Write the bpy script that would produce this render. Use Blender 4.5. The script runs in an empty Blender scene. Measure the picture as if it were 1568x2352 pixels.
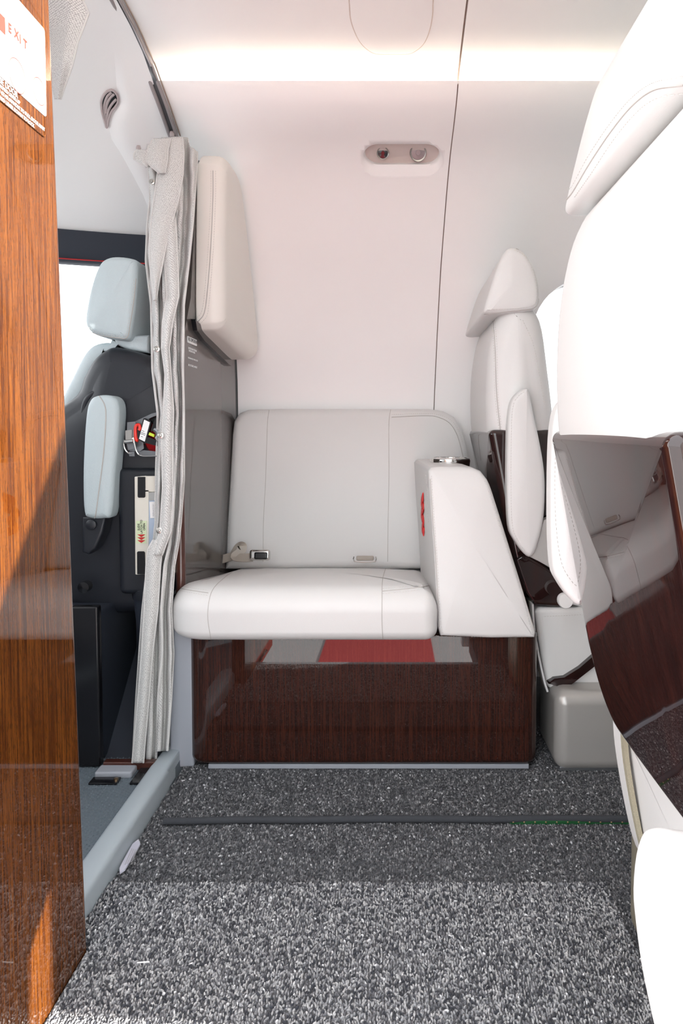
import bpy, bmesh, math, random
import numpy as np
from mathutils import Vector, Matrix
from mathutils.bvhtree import BVHTree

random.seed(7); rng = np.random.default_rng(7)
SC = bpy.context.scene
COL = SC.collection

# ------------------------------------------------------------------ camera, world, sun, exposure
F, PX, PY, H, TH = 1650.0, 905.0, 1057.0, 0.715, math.radians(2.5)
cam_d = bpy.data.cameras.new('camera'); cam = bpy.data.objects.new('camera', cam_d); COL.objects.link(cam)
cam.location = (0, 0, H); cam.rotation_euler = (math.pi / 2 - TH, 0, 0)
cam_d.sensor_fit = 'HORIZONTAL'; cam_d.sensor_width = 36.0; cam_d.lens = 36.0 * F / 1568.0
cam_d.shift_x = (784 - PX) / 1568.0; cam_d.shift_y = -(1176 - PY) / 1568.0
cam_d.clip_start = 0.02
SC.camera = cam

world = bpy.data.worlds.new('sky'); SC.world = world; world.use_nodes = True
wn = world.node_tree; bg = wn.nodes['Background']
bg.inputs['Color'].default_value = (0.93, 0.965, 1.0, 1); bg.inputs['Strength'].default_value = 3.6

SUN_DIR = Vector((-1.0, 1.0, -0.55)).normalized()
sun_d = bpy.data.lights.new('sun', 'SUN'); sun = bpy.data.objects.new('sun', sun_d); COL.objects.link(sun)
sun_d.energy = 25.0; sun_d.angle = math.radians(0.6); sun_d.color = (1.0, 0.955, 0.89)
sun.rotation_euler = SUN_DIR.to_track_quat('-Z', 'Y').to_euler(); sun.location = (3, -3, 3)

vs = SC.view_settings
vs.view_transform = 'Standard'; vs.look = 'None'; vs.gamma = 1.0; vs.exposure = 0.13; vs.use_curve_mapping = False
SC.cycles.max_bounces = 16; SC.cycles.diffuse_bounces = 12; SC.cycles.glossy_bounces = 6

# ------------------------------------------------------------------ measuring helpers
CT, ST = math.cos(TH), math.sin(TH)
EYE = Vector((0, 0, H))
def ray(px, py):
    u = (px - PX) / F; v = (PY - py) / F
    return Vector((u, CT + v * ST, -ST + v * CT))
def P(px, py, Y):
    d = ray(px, py); return EYE + d * (Y / d.y)
def PXp(px, py, X):                     # the point of that sight line in the plane x = X
    d = ray(px, py); return EYE + d * (X / d.x)
def PZ(px, py, z=0.0):
    d = ray(px, py); return EYE + d * ((z - H) / d.z)
def cr(pts, n=8, closed=False):          # Catmull-Rom
    pts = [Vector(p) for p in pts]; out = []; m = len(pts)
    rngi = range(m) if closed else range(m - 1)
    for i in rngi:
        if closed: p0, p1, p2, p3 = pts[(i - 1) % m], pts[i], pts[(i + 1) % m], pts[(i + 2) % m]
        else:
            p1, p2 = pts[i], pts[i + 1]
            p0 = pts[i - 1] if i > 0 else p1 * 2 - p2
            p3 = pts[i + 2] if i + 2 < m else p2 * 2 - p1
        for k in range(n):
            t = k / n
            out.append(0.5 * ((2 * p1) + (p2 - p0) * t + (2 * p0 - 5 * p1 + 4 * p2 - p3) * t * t + (3 * p1 - p0 - 3 * p2 + p3) * t ** 3))
    if not closed: out.append(pts[-1])
    return out
def interp(x, xs, ys): return float(np.interp(x, xs, ys))

# ------------------------------------------------------------------ materials
def mat(name, col, rough=0.5, metal=0.0, coat=0.0, coat_rough=0.03, spec=0.5, bump=None, emit=None, trans=0.0, sheen=0.0, var=None):
    m = bpy.data.materials.new(name); m.use_nodes = True
    nt = m.node_tree; b = nt.nodes['Principled BSDF']
    b.inputs['Base Color'].default_value = (*col, 1); b.inputs['Roughness'].default_value = rough
    b.inputs['Metallic'].default_value = metal; b.inputs['Coat Weight'].default_value = coat
    b.inputs['Coat Roughness'].default_value = coat_rough; b.inputs['Specular IOR Level'].default_value = spec
    b.inputs['Transmission Weight'].default_value = trans
    if sheen: b.inputs['Sheen Weight'].default_value = sheen
    if emit: b.inputs['Emission Color'].default_value = (*emit[0], 1); b.inputs['Emission Strength'].default_value = emit[1]
    tc = None
    if bump or var:
        tc = nt.nodes.new('ShaderNodeTexCoord')
    if bump:
        kind, scale, strength, dist = bump
        tx = nt.nodes.new('ShaderNodeTexVoronoi' if kind == 'v' else 'ShaderNodeTexNoise'); tx.inputs['Scale'].default_value = scale
        if kind == 'n': tx.inputs['Detail'].default_value = 4
        bp = nt.nodes.new('ShaderNodeBump'); bp.inputs['Strength'].default_value = strength; bp.inputs['Distance'].default_value = dist
        nt.links.new(tc.outputs['Object'], tx.inputs['Vector'])
        nt.links.new(tx.outputs['Distance' if kind == 'v' else 'Fac'], bp.inputs['Height'])
        nt.links.new(bp.outputs['Normal'], b.inputs['Normal'])
    if var:                                # gentle colour variation of the stuff itself
        scale, col2 = var
        n2 = nt.nodes.new('ShaderNodeTexNoise'); n2.inputs['Scale'].default_value = scale; n2.inputs['Detail'].default_value = 6
        mx = nt.nodes.new('ShaderNodeMix'); mx.data_type = 'RGBA'
        mx.inputs['A'].default_value = (*col, 1); mx.inputs['B'].default_value = (*col2, 1)
        nt.links.new(tc.outputs['Object'], n2.inputs['Vector']); nt.links.new(n2.outputs['Fac'], mx.inputs['Factor'])
        nt.links.new(mx.outputs['Result'], b.inputs['Base Color'])
    return m

def wood_mat(name, dark, mid, light, coat=1.0, sx=170.0, sz=4.0):
    m = bpy.data.materials.new(name); m.use_nodes = True
    nt = m.node_tree; b = nt.nodes['Principled BSDF']; L = nt.links.new
    tc = nt.nodes.new('ShaderNodeTexCoord'); mp = nt.nodes.new('ShaderNodeMapping')
    mp.inputs['Scale'].default_value = (sx, sx, sz)
    n1 = nt.nodes.new('ShaderNodeTexNoise'); n1.inputs['Scale'].default_value = 1.0; n1.inputs['Detail'].default_value = 5; n1.inputs['Roughness'].default_value = 0.65
    mp2 = nt.nodes.new('ShaderNodeMapping'); mp2.inputs['Scale'].default_value = (sx * 3.2, sx * 3.2, sz * 14)
    n2 = nt.nodes.new('ShaderNodeTexNoise'); n2.inputs['Scale'].default_value = 1.0; n2.inputs['Detail'].default_value = 2
    r1 = nt.nodes.new('ShaderNodeValToRGB'); e = r1.color_ramp.elements
    e[0].position = 0.34; e[0].color = (*dark, 1); e[1].position = 0.66; e[1].color = (*light, 1)
    k = e.new(0.5); k.color = (*mid, 1)
    r2 = nt.nodes.new('ShaderNodeValToRGB'); e = r2.color_ramp.elements
    e[0].position = 0.34; e[0].color = (0.28, 0.24, 0.22, 1); e[1].position = 0.47; e[1].color = (1, 1, 1, 1)
    mx = nt.nodes.new('ShaderNodeMix'); mx.data_type = 'RGBA'; mx.blend_type = 'MULTIPLY'; mx.inputs['Factor'].default_value = 0.55
    L(tc.outputs['Object'], mp.inputs['Vector']); L(mp.outputs['Vector'], n1.inputs['Vector'])
    L(tc.outputs['Object'], mp2.inputs['Vector']); L(mp2.outputs['Vector'], n2.inputs['Vector'])
    L(n1.outputs['Fac'], r1.inputs['Fac']); L(n2.outputs['Fac'], r2.inputs['Fac'])
    L(r1.outputs['Color'], mx.inputs['A']); L(r2.outputs['Color'], mx.inputs['B'])
    L(mx.outputs['Result'], b.inputs['Base Color'])
    b.inputs['Specular IOR Level'].default_value = 0.05; b.inputs['Roughness'].default_value = 0.6; b.inputs['Coat Weight'].default_value = coat; b.inputs['Coat Roughness'].default_value = 0.015
    b.inputs['Coat IOR'].default_value = 1.62
    return m

def weave_mat(name, c1, c2, scale=520.0):
    m = bpy.data.materials.new(name); m.use_nodes = True
    nt = m.node_tree; b = nt.nodes['Principled BSDF']; L = nt.links.new
    uv = nt.nodes.new('ShaderNodeUVMap'); mp = nt.nodes.new('ShaderNodeMapping'); mp.inputs['Scale'].default_value = (scale, scale, 1)
    mp.inputs['Rotation'].default_value = (0, 0, math.radians(30))
    ck = nt.nodes.new('ShaderNodeTexChecker'); ck.inputs['Scale'].default_value = 1.0
    nz = nt.nodes.new('ShaderNodeTexNoise'); nz.inputs['Scale'].default_value = 0.6
    v = nt.nodes.new('ShaderNodeTexVoronoi'); v.inputs['Scale'].default_value = 1.0; v.inputs['Randomness'].default_value = 0.25
    rp = nt.nodes.new('ShaderNodeValToRGB'); e = rp.color_ramp.elements
    e[0].position = 0.30; e[0].color = (*c1, 1); e[1].position = 0.62; e[1].color = (*c2, 1)
    bp = nt.nodes.new('ShaderNodeBump'); bp.inputs['Strength'].default_value = 0.4; bp.inputs['Distance'].default_value = 0.0006; bp.invert = True
    L(uv.outputs['UV'], mp.inputs['Vector']); L(mp.outputs['Vector'], v.inputs['Vector'])
    L(v.outputs['Distance'], rp.inputs['Fac']); L(rp.outputs['Color'], b.inputs['Base Color'])
    L(v.outputs['Distance'], bp.inputs['Height']); L(bp.outputs['Normal'], b.inputs['Normal'])
    b.inputs['Roughness'].default_value = 0.85; b.inputs['Sheen Weight'].default_value = 0.1
    return m

M = {}
M['leather'] = mat('white_leather', (0.685, 0.68, 0.672), 0.42, bump=('v', 700, 0.10, 0.0006), spec=0.4)
M['leather_seam'] = mat('leather_seam', (0.46, 0.44, 0.42), 0.6)
M['thread'] = mat('stitch_thread', (0.60, 0.575, 0.55), 0.7)
M['beige_leather'] = mat('beige_leather', (0.78, 0.745, 0.70), 0.45, bump=('v', 700, 0.10, 0.0006), spec=0.4)
M['liner'] = mat('cabin_liner', (0.865, 0.857, 0.857), 0.55, bump=('n', 900, 0.05, 0.0004))
M['liner_gap'] = mat('panel_gap', (0.30, 0.235, 0.20), 0.8)
M['hatch_gap'] = mat('hatch_gap', (0.60, 0.52, 0.48), 0.6)
M['cove'] = mat('cove_white', (0.85, 0.84, 0.80), 0.5)
M['wood'] = wood_mat('glossy_wood', (0.018, 0.0055, 0.004), (0.034, 0.010, 0.0062), (0.056, 0.016, 0.009), sx=300, sz=6)
M['wood_panel'] = wood_mat('glossy_wood_panel', (0.038, 0.009, 0.0018), (0.092, 0.026, 0.0035), (0.158, 0.050, 0.007), sx=330, sz=9)
M['shell'] = wood_mat('glossy_seat_shell', (0.010, 0.003, 0.003), (0.018, 0.005, 0.0045), (0.030, 0.008, 0.006), sx=60, sz=2)
M['laminate'] = mat('taupe_laminate', (0.062, 0.052, 0.048), 0.5, coat=0.9, coat_rough=0.02, spec=0.08)
M['edge_wood'] = mat('dark_edge_wood', (0.07, 0.018, 0.010), 0.3, coat=1.0)
M['carpet_base'] = mat('carpet_base', (0.06, 0.062, 0.068), 0.95, bump=('n', 260, 0.8, 0.004), var=(240, (0.16, 0.16, 0.165)))
M['sill'] = mat('grey_sill', (0.40, 0.455, 0.49), 0.45)
M['jamb'] = mat('grey_jamb', (0.33, 0.35, 0.39), 0.5)
M['pilot_leather'] = mat('grey_blue_leather', (0.50, 0.575, 0.60), 0.5, bump=('v', 420, 0.25, 0.0012))
M['black'] = mat('black_plastic', (0.012, 0.014, 0.020), 0.42, bump=('n', 800, 0.12, 0.0006))
M['black_gloss'] = mat('black_gloss', (0.008, 0.008, 0.010), 0.15)
M['navy'] = mat('dark_navy_panel', (0.016, 0.021, 0.033), 0.6, bump=('n', 900, 0.2, 0.0005))
M['window_band'] = mat('dark_window_band', (0.028, 0.032, 0.045), 0.7)
M['metal'] = mat('brushed_metal', (0.50, 0.48, 0.45), 0.30, metal=1.0)
M['metal_paint'] = mat('silver_paint', (0.47, 0.455, 0.435), 0.30, metal=0.35)
M['champagne'] = mat('champagne_metal', (0.34, 0.31, 0.23), 0.4, metal=0.5)
M['chrome'] = mat('chrome', (0.75, 0.74, 0.72), 0.08, metal=1.0)
M['steel'] = mat('grey_steel', (0.22, 0.23, 0.245), 0.4, metal=0.7)
M['white_plastic'] = mat('white_plastic', (0.78, 0.77, 0.76), 0.35)
M['red'] = mat('red_strap', (0.70, 0.01, 0.012), 0.6)
M['red_paint'] = mat('red_paint', (0.45, 0.008, 0.012), 0.3)
M['red_plastic'] = mat('red_plastic', (0.75, 0.025, 0.012), 0.4)
M['lime'] = mat('lime_plastic', (0.62, 0.75, 0.05), 0.5)
M['cream'] = mat('cream_plastic', (0.66, 0.63, 0.56), 0.5)
M['label_green'] = mat('pale_green_label', (0.60, 0.68, 0.45), 0.6)
M['label_red'] = mat('label_red', (0.48, 0.02, 0.02), 0.6)
M['ink'] = mat('black_ink', (0.01, 0.01, 0.012), 0.7)
M['white_ink'] = mat('white_ink', (0.85, 0.85, 0.85), 0.6)
M['faint_red'] = mat('faded_red_ink', (0.26, 0.05, 0.035), 0.6)
M['grey_ink'] = mat('grey_ink', (0.45, 0.45, 0.47), 0.6)
M['plastic_film'] = mat('pale_blue_pouch', (0.42, 0.50, 0.62), 0.2)
M['strap'] = mat('taupe_webbing', (0.40, 0.355, 0.305), 0.5, bump=('n', 600, 0.3, 0.0006))
M['cord'] = mat('charcoal_cord', (0.040, 0.043, 0.050), 0.9, bump=('n', 700, 0.5, 0.001))
M['led_green'] = mat('green_led_board', (0.015, 0.09, 0.030), 0.35)
M['copper'] = mat('copper_dot', (0.75, 0.50, 0.30), 0.3, metal=1.0)
M['floor_vinyl'] = mat('grey_floor_mat', (0.115, 0.145, 0.17), 0.55)
M['gasket'] = mat('track_grey', (0.27, 0.24, 0.245), 0.5)
M['gasket_in'] = mat('track_inner', (0.075, 0.075, 0.08), 0.6)
M['vent'] = mat('vent_mauve', (0.46, 0.39, 0.39), 0.45)
M['curtain'] = weave_mat('woven_curtain', (0.70, 0.69, 0.67), (0.36, 0.35, 0.345), 340.0)
M['hem'] = mat('curtain_hem', (0.62, 0.61, 0.595), 0.85, bump=('n', 900, 0.6, 0.001))
M['velcro'] = mat('velcro', (0.36, 0.33, 0.24), 0.95, bump=('n', 700, 1.0, 0.002))
M['led'] = mat('cove_lamp', (1, 0.95, 0.85), 0.5, emit=((1.0, 0.90, 0.75), 36.0))
M['glass'] = mat('window_pane', (1, 1, 1), 0.02, trans=1.0)
M['tarmac'] = mat('tarmac', (0.46, 0.465, 0.47), 0.9, var=(8, (0.40, 0.405, 0.41)))
M['red_carpet'] = mat('red_ground_carpet', (0.48, 0.03, 0.035), 0.9)
M['lens'] = mat('dark_lens', (0.01, 0.01, 0.014), 0.1)
M['gasper'] = mat('grey_gasper', (0.26, 0.25, 0.255), 0.4, metal=0.4)
# ------------------------------------------------------------------ object helpers
def tag(o, label=None, cat=None, group=None, kind=None):
    if label: o['label'] = label
    if cat: o['category'] = cat
    if group: o['group'] = group
    if kind: o['kind'] = kind
    return o
def thing(name, loc, label, cat, group=None):
    o = bpy.data.objects.new(name, None); COL.objects.link(o); o.location = loc
    o.empty_display_size = 0.05
    return tag(o, label, cat, group)
def wloc(o):
    v = Vector((0, 0, 0))
    while o is not None:
        v += o.location; o = o.parent
    return v
def obj(name, verts, faces, m, parent=None, smooth=True, sharp=40.0, uvs=None, wn_=True):
    """verts in world coordinates; stored relative to the parent's base point"""
    base = wloc(parent) if parent else Vector((0, 0, 0))
    me = bpy.data.meshes.new(name)
    me.from_pydata([tuple(Vector(v) - base) for v in verts], [], faces)
    me.validate(); me.update()
    bm = bmesh.new(); bm.from_mesh(me); bmesh.ops.recalc_face_normals(bm, faces=bm.faces); bm.to_mesh(me); bm.free()
    if smooth:
        me.shade_smooth()
        me.set_sharp_from_angle(angle=math.radians(sharp))
    me.materials.append(M[m] if isinstance(m, str) else m)
    o = bpy.data.objects.new(name, me); COL.objects.link(o)
    if parent: o.parent = parent
    if smooth and wn_:
        w = o.modifiers.new('wn', 'WEIGHTED_NORMAL'); w.keep_sharp = True
    return o
def merge(parts):
    V, Fc = [], []
    for v, f in parts:
        n = len(V); V += list(v); Fc += [tuple(i + n for i in ff) for ff in f]
    return V, Fc
def box(lo, hi):
    x0, y0, z0 = lo; x1, y1, z1 = hi
    v = [(x0, y0, z0), (x1, y0, z0), (x1, y1, z0), (x0, y1, z0), (x0, y0, z1), (x1, y0, z1), (x1, y1, z1), (x0, y1, z1)]
    return v, [(0, 3, 2, 1), (4, 5, 6, 7), (0, 1, 5, 4), (1, 2, 6, 5), (2, 3, 7, 6), (3, 0, 4, 7)]
def rbox(lo, hi, r=0.005, seg=3):
    bm = bmesh.new(); v, f = box(lo, hi)
    vv = [bm.verts.new(p) for p in v]
    for ff in f: bm.faces.new([vv[i] for i in ff])
    bmesh.ops.bevel(bm, geom=list(bm.edges), offset=r, offset_type='OFFSET', segments=seg, profile=0.5, affect='EDGES')
    bm.verts.index_update()
    V = [v.co.copy() for v in bm.verts]; Fc = [tuple(v.index for v in f.verts) for f in bm.faces]; bm.free()
    return V, Fc
def xf(vf, mtx): return [mtx @ Vector(v) for v in vf[0]], vf[1]
def loft(rings, closed=True, cap0=False, cap1=False):
    n = len(rings[0]); V = [p for r in rings for p in r]; Fc = []
    for i in range(len(rings) - 1):
        for j in range(n if closed else n - 1):
            a = i * n + j; b = i * n + (j + 1) % n
            Fc.append((a, b, b + n, a + n))
    if cap0: Fc.append(tuple(range(n - 1, -1, -1)))
    if cap1: Fc.append(tuple(range((len(rings) - 1) * n, len(rings) * n)))
    return V, Fc
def tube(pts, r, n=6, closed=False, taper=None):
    pts = [Vector(p) for p in pts]; m = len(pts); rings = []; up = None
    for i in range(m):
        if closed: t = pts[(i + 1) % m] - pts[i - 1]
        else: t = pts[min(i + 1, m - 1)] - pts[max(i - 1, 0)]
        t.normalize()
        if up is None:
            up = Vector((0, 0, 1)) if abs(t.z) < 0.9 else Vector((1, 0, 0))
        s = t.cross(up)
        if s.length < 1e-6: s = t.orthogonal()
        s.normalize(); up = s.cross(t).normalized()
        rr = r if taper is None else r * taper[i]
        rings.append([pts[i] + (s * math.cos(2 * math.pi * k / n) + up * math.sin(2 * math.pi * k / n)) * rr for k in range(n)])
    if closed: rings.append(rings[0]); return loft(rings)
    return loft(rings, True, True, True)
def ribbon(pts, normals, w, t):
    """flat strap along pts; normals give the face direction"""
    rings = []
    pts = [Vector(p) for p in pts]; m = len(pts)
    for i in range(m):
        d = (pts[min(i + 1, m - 1)] - pts[max(i - 1, 0)]).normalized(); n = Vector(normals[i] if isinstance(normals, list) else normals)
        s = d.cross(n).normalized(); n = s.cross(d).normalized()
        a, b = s * w / 2, n * t / 2
        rings.append([pts[i] + a + b, pts[i] - a + b, pts[i] - a - b, pts[i] + a - b])
    return loft(rings, True, True, True)
def lathe(prof, center, n=32, axis='z'):
    rings = []
    for r, h in prof:
        ring = []
        for k in range(n):
            a = 2 * math.pi * k / n
            p = (r * math.cos(a), r * math.sin(a), h)
            ring.append(Vector(p))
        rings.append(ring)
    V, Fc = loft(rings, True, True, True)
    if isinstance(axis, Vector):
        q = axis.to_track_quat('Z', 'Y').to_matrix()
        V = [q @ v + Vector(center) for v in V]
    else: V = [v + Vector(center) for v in V]
    return V, Fc
def normals2d(o):
    n = len(o); out = []
    area = sum(o[i][0] * o[(i + 1) % n][1] - o[(i + 1) % n][0] * o[i][1] for i in range(n))
    sg = 1 if area > 0 else -1
    for i in range(n):
        a, b, c = o[i - 1], o[i], o[(i + 1) % n]
        e1 = Vector((b[0] - a[0], b[1] - a[1])); e2 = Vector((c[0] - b[0], c[1] - b[1]))
        if e1.length > 1e-9: e1.normalize()
        if e2.length > 1e-9: e2.normalize()
        t = e1 + e2
        if t.length < 1e-6: t = e1
        t.normalize(); out.append(Vector((-t.y, t.x)) * sg)     # inward
    return out
def cushion(outline, c0, c1, r, fmap, crown=0.0, r0=None, seg=5, crown0=0.0):
    """padded slab: outline (a, b), depth c0..c1, soft edges of radius r (c1 side) and r0 (c0 side), centre raised by crown"""
    r0 = r if r0 is None else r0
    o = [Vector((p[0], p[1])) for p in outline]; nn = normals2d(o)
    cen = sum(o, Vector((0, 0))) / len(o)
    rings2 = []
    def ins(d): return [p + q * d for p, q in zip(o, nn)]
    sg = 1 if c1 > c0 else -1
    def capring(base, s): return [cen + (p - cen) * s for p in base]
    b0 = ins(r0)
    for s in (0.02, 0.3, 0.6, 0.82): rings2.append((capring(b0, s), c0 - sg * crown0 * (1 - s * s)))
    for k in range(seg + 1):
        a = math.pi / 2 * k / seg
        rings2.append((ins(r0 * (1 - math.sin(a))), c0 + sg * r0 * (1 - math.cos(a))))
    for k in range(seg + 1):
        a = math.pi / 2 * k / seg
        rings2.append((ins(r * (1 - math.cos(a))), c1 - sg * r * (1 - math.sin(a))))
    b1 = ins(r)
    for s in (0.92, 0.8, 0.6, 0.3, 0.02): rings2.append((capring(b1, s), c1 + sg * crown * (1 - s * s)))
    rings = [[Vector(fmap(p.x, p.y, c)) for p in ring] for ring, c in rings2]
    return loft(rings, True, True, True)
def prism(outline, c0, c1, fmap):
    n = len(outline)
    V = [Vector(fmap(a, b, c0)) for a, b in outline] + [Vector(fmap(a, b, c1)) for a, b in outline]
    return V, [tuple(range(n)), tuple(range(2 * n - 1, n - 1, -1))] + [(i, (i + 1) % n, n + (i + 1) % n, n + i) for i in range(n)]
def rrect(x0, x1, y0, y1, r, n=6):
    """r: radius or 4 radii for corners (x0,y0),(x1,y0),(x1,y1),(x0,y1)"""
    r = [r] * 4 if not isinstance(r, (list, tuple)) else r
    out = []
    for (cx, cy, a0, rr) in ((x0 + r[0], y0 + r[0], math.pi, r[0]), (x1 - r[1], y0 + r[1], 1.5 * math.pi, r[1]), (x1 - r[2], y1 - r[2], 0, r[2]), (x0 + r[3], y1 - r[3], 0.5 * math.pi, r[3])):
        for k in range(n + 1):
            a = a0 + math.pi / 2 * k / n
            out.append((cx + rr * math.cos(a), cy + rr * math.sin(a)))
    return out
def smooth_outline(pts, n=6):
    return [(p.x, p.y) for p in cr([Vector((a, b, 0)) for a, b in pts], n, True)]
def densify(pts, step):
    out = []
    pts = [Vector(p) for p in pts]
    for a, b in zip(pts, pts[1:]):
        k = max(1, int((b - a).length / step))
        out += [a.lerp(b, i / k) for i in range(k)]
    return out + [pts[-1]]
_bv = {}
def bvh(o):
    if o.name not in _bv:
        off = wloc(o); me = o.data
        _bv[o.name] = BVHTree.FromPolygons([v.co + off for v in me.vertices], [tuple(p.vertices) for p in me.polygons])
    return _bv[o.name]
def on_surface(o, pxs, off=0.0004, dense=6, spline=True):
    """measured line (photo coordinates) laid on the real surface of o"""
    q = [Vector((a, b, 0)) for a, b in pxs]
    if spline and len(q) > 2: q = cr(q, 10)
    q = densify(q, dense); out = []; bb = bvh(o)
    for p in q:
        d = ray(p.x, p.y).normalized()
        loc, nor, i, dist = bb.ray_cast(EYE, d)
        if loc is None: continue
        if nor.dot(d) > 0: nor = -nor
        out.append((loc + nor * off, nor))
    return out
def seam(name, o, pxs, m='leather_seam', r=0.0008, parent=None, off=0.0001, spline=True):
    q = on_surface(o, pxs, off, spline=spline)
    if len(q) < 2: return None
    v, f = tube([a for a, b in q], r, 5)
    return obj(name, v, f, m, parent or o, wn_=False)
def stitches(name, o, lines, m='thread', parent=None, ln=0.0036, gap=0.0022, w=0.0009):
    V, Fc = [], []
    for pxs in lines:
        q = on_surface(o, pxs, 0.0002)
        if len(q) < 2: continue
        acc = 0.0
        L = [0.0]
        for (a, _), (b, _) in zip(q, q[1:]): L.append(L[-1] + (b - a).length)
        s = 0.0
        def at(t):
            i = int(np.searchsorted(L, t)) - 1; i = max(0, min(i, len(q) - 2))
            k = (t - L[i]) / max(1e-9, L[i + 1] - L[i]); return q[i][0].lerp(q[i + 1][0], k), q[i][1]
        while s + ln < L[-1]:
            a, n = at(s); b, _ = at(s + ln)
            d = (b - a)
            if 1e-6 < d.length < ln * 1.6:
                d.normalize(); sd = d.cross(n).normalized() * w / 2; h = n * 0.0006
                i = len(V)
                V += [a - sd, a + sd, b + sd, b - sd, a.lerp(b, 0.2) + h, a.lerp(b, 0.8) + h]
                Fc += [(i, i + 1, i + 4), (i + 1, i + 2, i + 5, i + 4), (i + 2, i + 3, i + 5), (i + 3, i, i + 4, i + 5)]
            s += ln + gap
    if not V: return None
    ob = obj(name, V, Fc, m, parent or o, smooth=False)
    ob['kind'] = 'stuff'
    return ob
def text(name, s, size, origin, xaxis, yaxis, m, parent, align='LEFT', depth=0.0002, bold=0.0):
    cu = bpy.data.curves.new('t', 'FONT'); cu.body = s; cu.size = size; cu.align_x = align; cu.extrude = depth; cu.offset = bold
    o = bpy.data.objects.new('t', cu); COL.objects.link(o)
    dg = bpy.context.evaluated_depsgraph_get(); dg.update()
    me = bpy.data.meshes.new_from_object(o.evaluated_get(dg))
    x, y = Vector(xaxis).normalized(), Vector(yaxis).normalized(); z = x.cross(y)
    mt = Matrix((x, y, z)).transposed()
    V = [mt @ v.co + Vector(origin) for v in me.vertices]; Fc = [tuple(p.vertices) for p in me.polygons]
    bpy.data.objects.remove(o); bpy.data.meshes.remove(me)
    return obj(name, V, Fc, m, parent, smooth=False)
def apply_mods(o):
    dg = bpy.context.evaluated_depsgraph_get(); dg.update()
    me = bpy.data.meshes.new_from_object(o.evaluated_get(dg))
    o.modifiers.clear(); old = o.data; o.data = me; bpy.data.meshes.remove(old)
def cut(o, vf):
    me = bpy.data.meshes.new('cutter'); me.from_pydata([tuple(v) for v in vf[0]], [], vf[1]); me.update()
    bm = bmesh.new(); bm.from_mesh(me); bmesh.ops.recalc_face_normals(bm, faces=bm.faces); bm.to_mesh(me); bm.free()
    c = bpy.data.objects.new('cutter', me); COL.objects.link(c)
    b = o.modifiers.new('b', 'BOOLEAN'); b.object = c; b.operation = 'DIFFERENCE'; b.solver = 'EXACT'
    apply_mods(o); bpy.data.objects.remove(c); bpy.data.meshes.remove(me)

# ================================================================== THE SETTING
YC = 1.265                                     # cabin centre line
FAR = [(2.045, -0.03), (2.045, 0.30), (2.045, 0.60), (2.04, 0.82), (2.012, 1.0), (1.975, 1.12), (1.93, 1.22), (1.888, 1.30), (1.845, 1.362), (1.80, 1.402), (1.735, 1.436), (1.694, 1.465), (1.678, 1.492), (1.675, 1.508)]
FARP = [(p.x, p.y) for p in cr([Vector((a, b, 0)) for a, b in FAR], 5)]
CEIL = [(1.83, 1.478), (1.78, 1.512), (1.74, 1.530), (1.70, 1.546), (1.60, 1.573), (1.50, 1.594), (1.40, 1.608), (1.265, 1.616)]
CEILP = [(p.x, p.y) for p in cr([Vector((a, b, 0)) for a, b in CEIL], 4)]
def ceil_z(y):
    y = YC + abs(y - YC); return interp(y, [a for a, b in CEILP][::-1], [b for a, b in CEILP][::-1])
def far_y(z): return interp(z, [b for a, b in FARP], [a for a, b in FARP])
def track_x(z): return interp(z, [1.30, 1.40, 1.44, 1.508, 1.56, 1.60], [-0.545, -0.532, -0.535, -0.556, -0.562, -0.568])
def seam_x(z): return interp(z, [0.0, 0.75, 1.15, 1.36, 1.508, 1.6], [0.085, 0.112, 0.126, 0.137, 0.146, 0.149])
def sheet(prof, xa, xb, th, nx=2, mirror=False):
    """a shell following prof (y, z) between x = xa(z) and xb(z), th thick on the outside"""
    rings = []
    for k in range(nx + 1):
        ring = []
        for side in (0, 1):
            seq = prof if side == 0 else prof[::-1]
            for i, (y, z) in enumerate(seq):
                j = i if side == 0 else len(prof) - 1 - i
                a = prof[max(j - 1, 0)]; b = prof[min(j + 1, len(prof) - 1)]
                t = Vector((b[0] - a[0], b[1] - a[1])).normalized(); n = Vector((t.y, -t.x))
                if side: y, z = y + n.x * th, z + n.y * th
                if mirror: y = 2 * YC - y
                A = xa(z) if callable(xa) else xa; B = xb(z) if callable(xb) else xb
                ring.append(Vector((A + (B - A) * k / nx, y, z)))
        rings.append(ring)
    return loft(rings, True, True, True)

# floor with woven loop pile
YE0 = 0.79                                     # the floor ends here: stair well of the entry
floor = obj('floor', *merge([box((-0.44, YE0, -0.05), (2.1, 2.06, 0.0)), box((0.26, 0.48, -0.05), (2.1, YE0, 0.0))]), 'carpet_base', smooth=False); tag(floor, 'charcoal grey loop carpet of the cabin floor', kind='structure')
def pile_mat():
    m = bpy.data.materials.new('carpet_loops'); m.use_nodes = True; nt = m.node_tree; b = nt.nodes['Principled BSDF']
    a = nt.nodes.new('ShaderNodeVertexColor'); a.layer_name = 'fibre'
    nz = nt.nodes.new('ShaderNodeTexNoise'); nz.inputs['Scale'].default_value = 1400
    tc = nt.nodes.new('ShaderNodeTexCoord'); bp = nt.nodes.new('ShaderNodeBump'); bp.inputs['Strength'].default_value = 0.7; bp.inputs['Distance'].default_value = 0.001
    nt.links.new(tc.outputs['Object'], nz.inputs['Vector']); nt.links.new(nz.outputs['Fac'], bp.inputs['Height']); nt.links.new(bp.outputs['Normal'], b.inputs['Normal'])
    nt.links.new(a.outputs['Color'], b.inputs['Base Color']); b.inputs['Roughness'].default_value = 0.65; b.inputs['Sheen Weight'].default_value = 0.15
    return m
M['pile'] = pile_mat()
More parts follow.
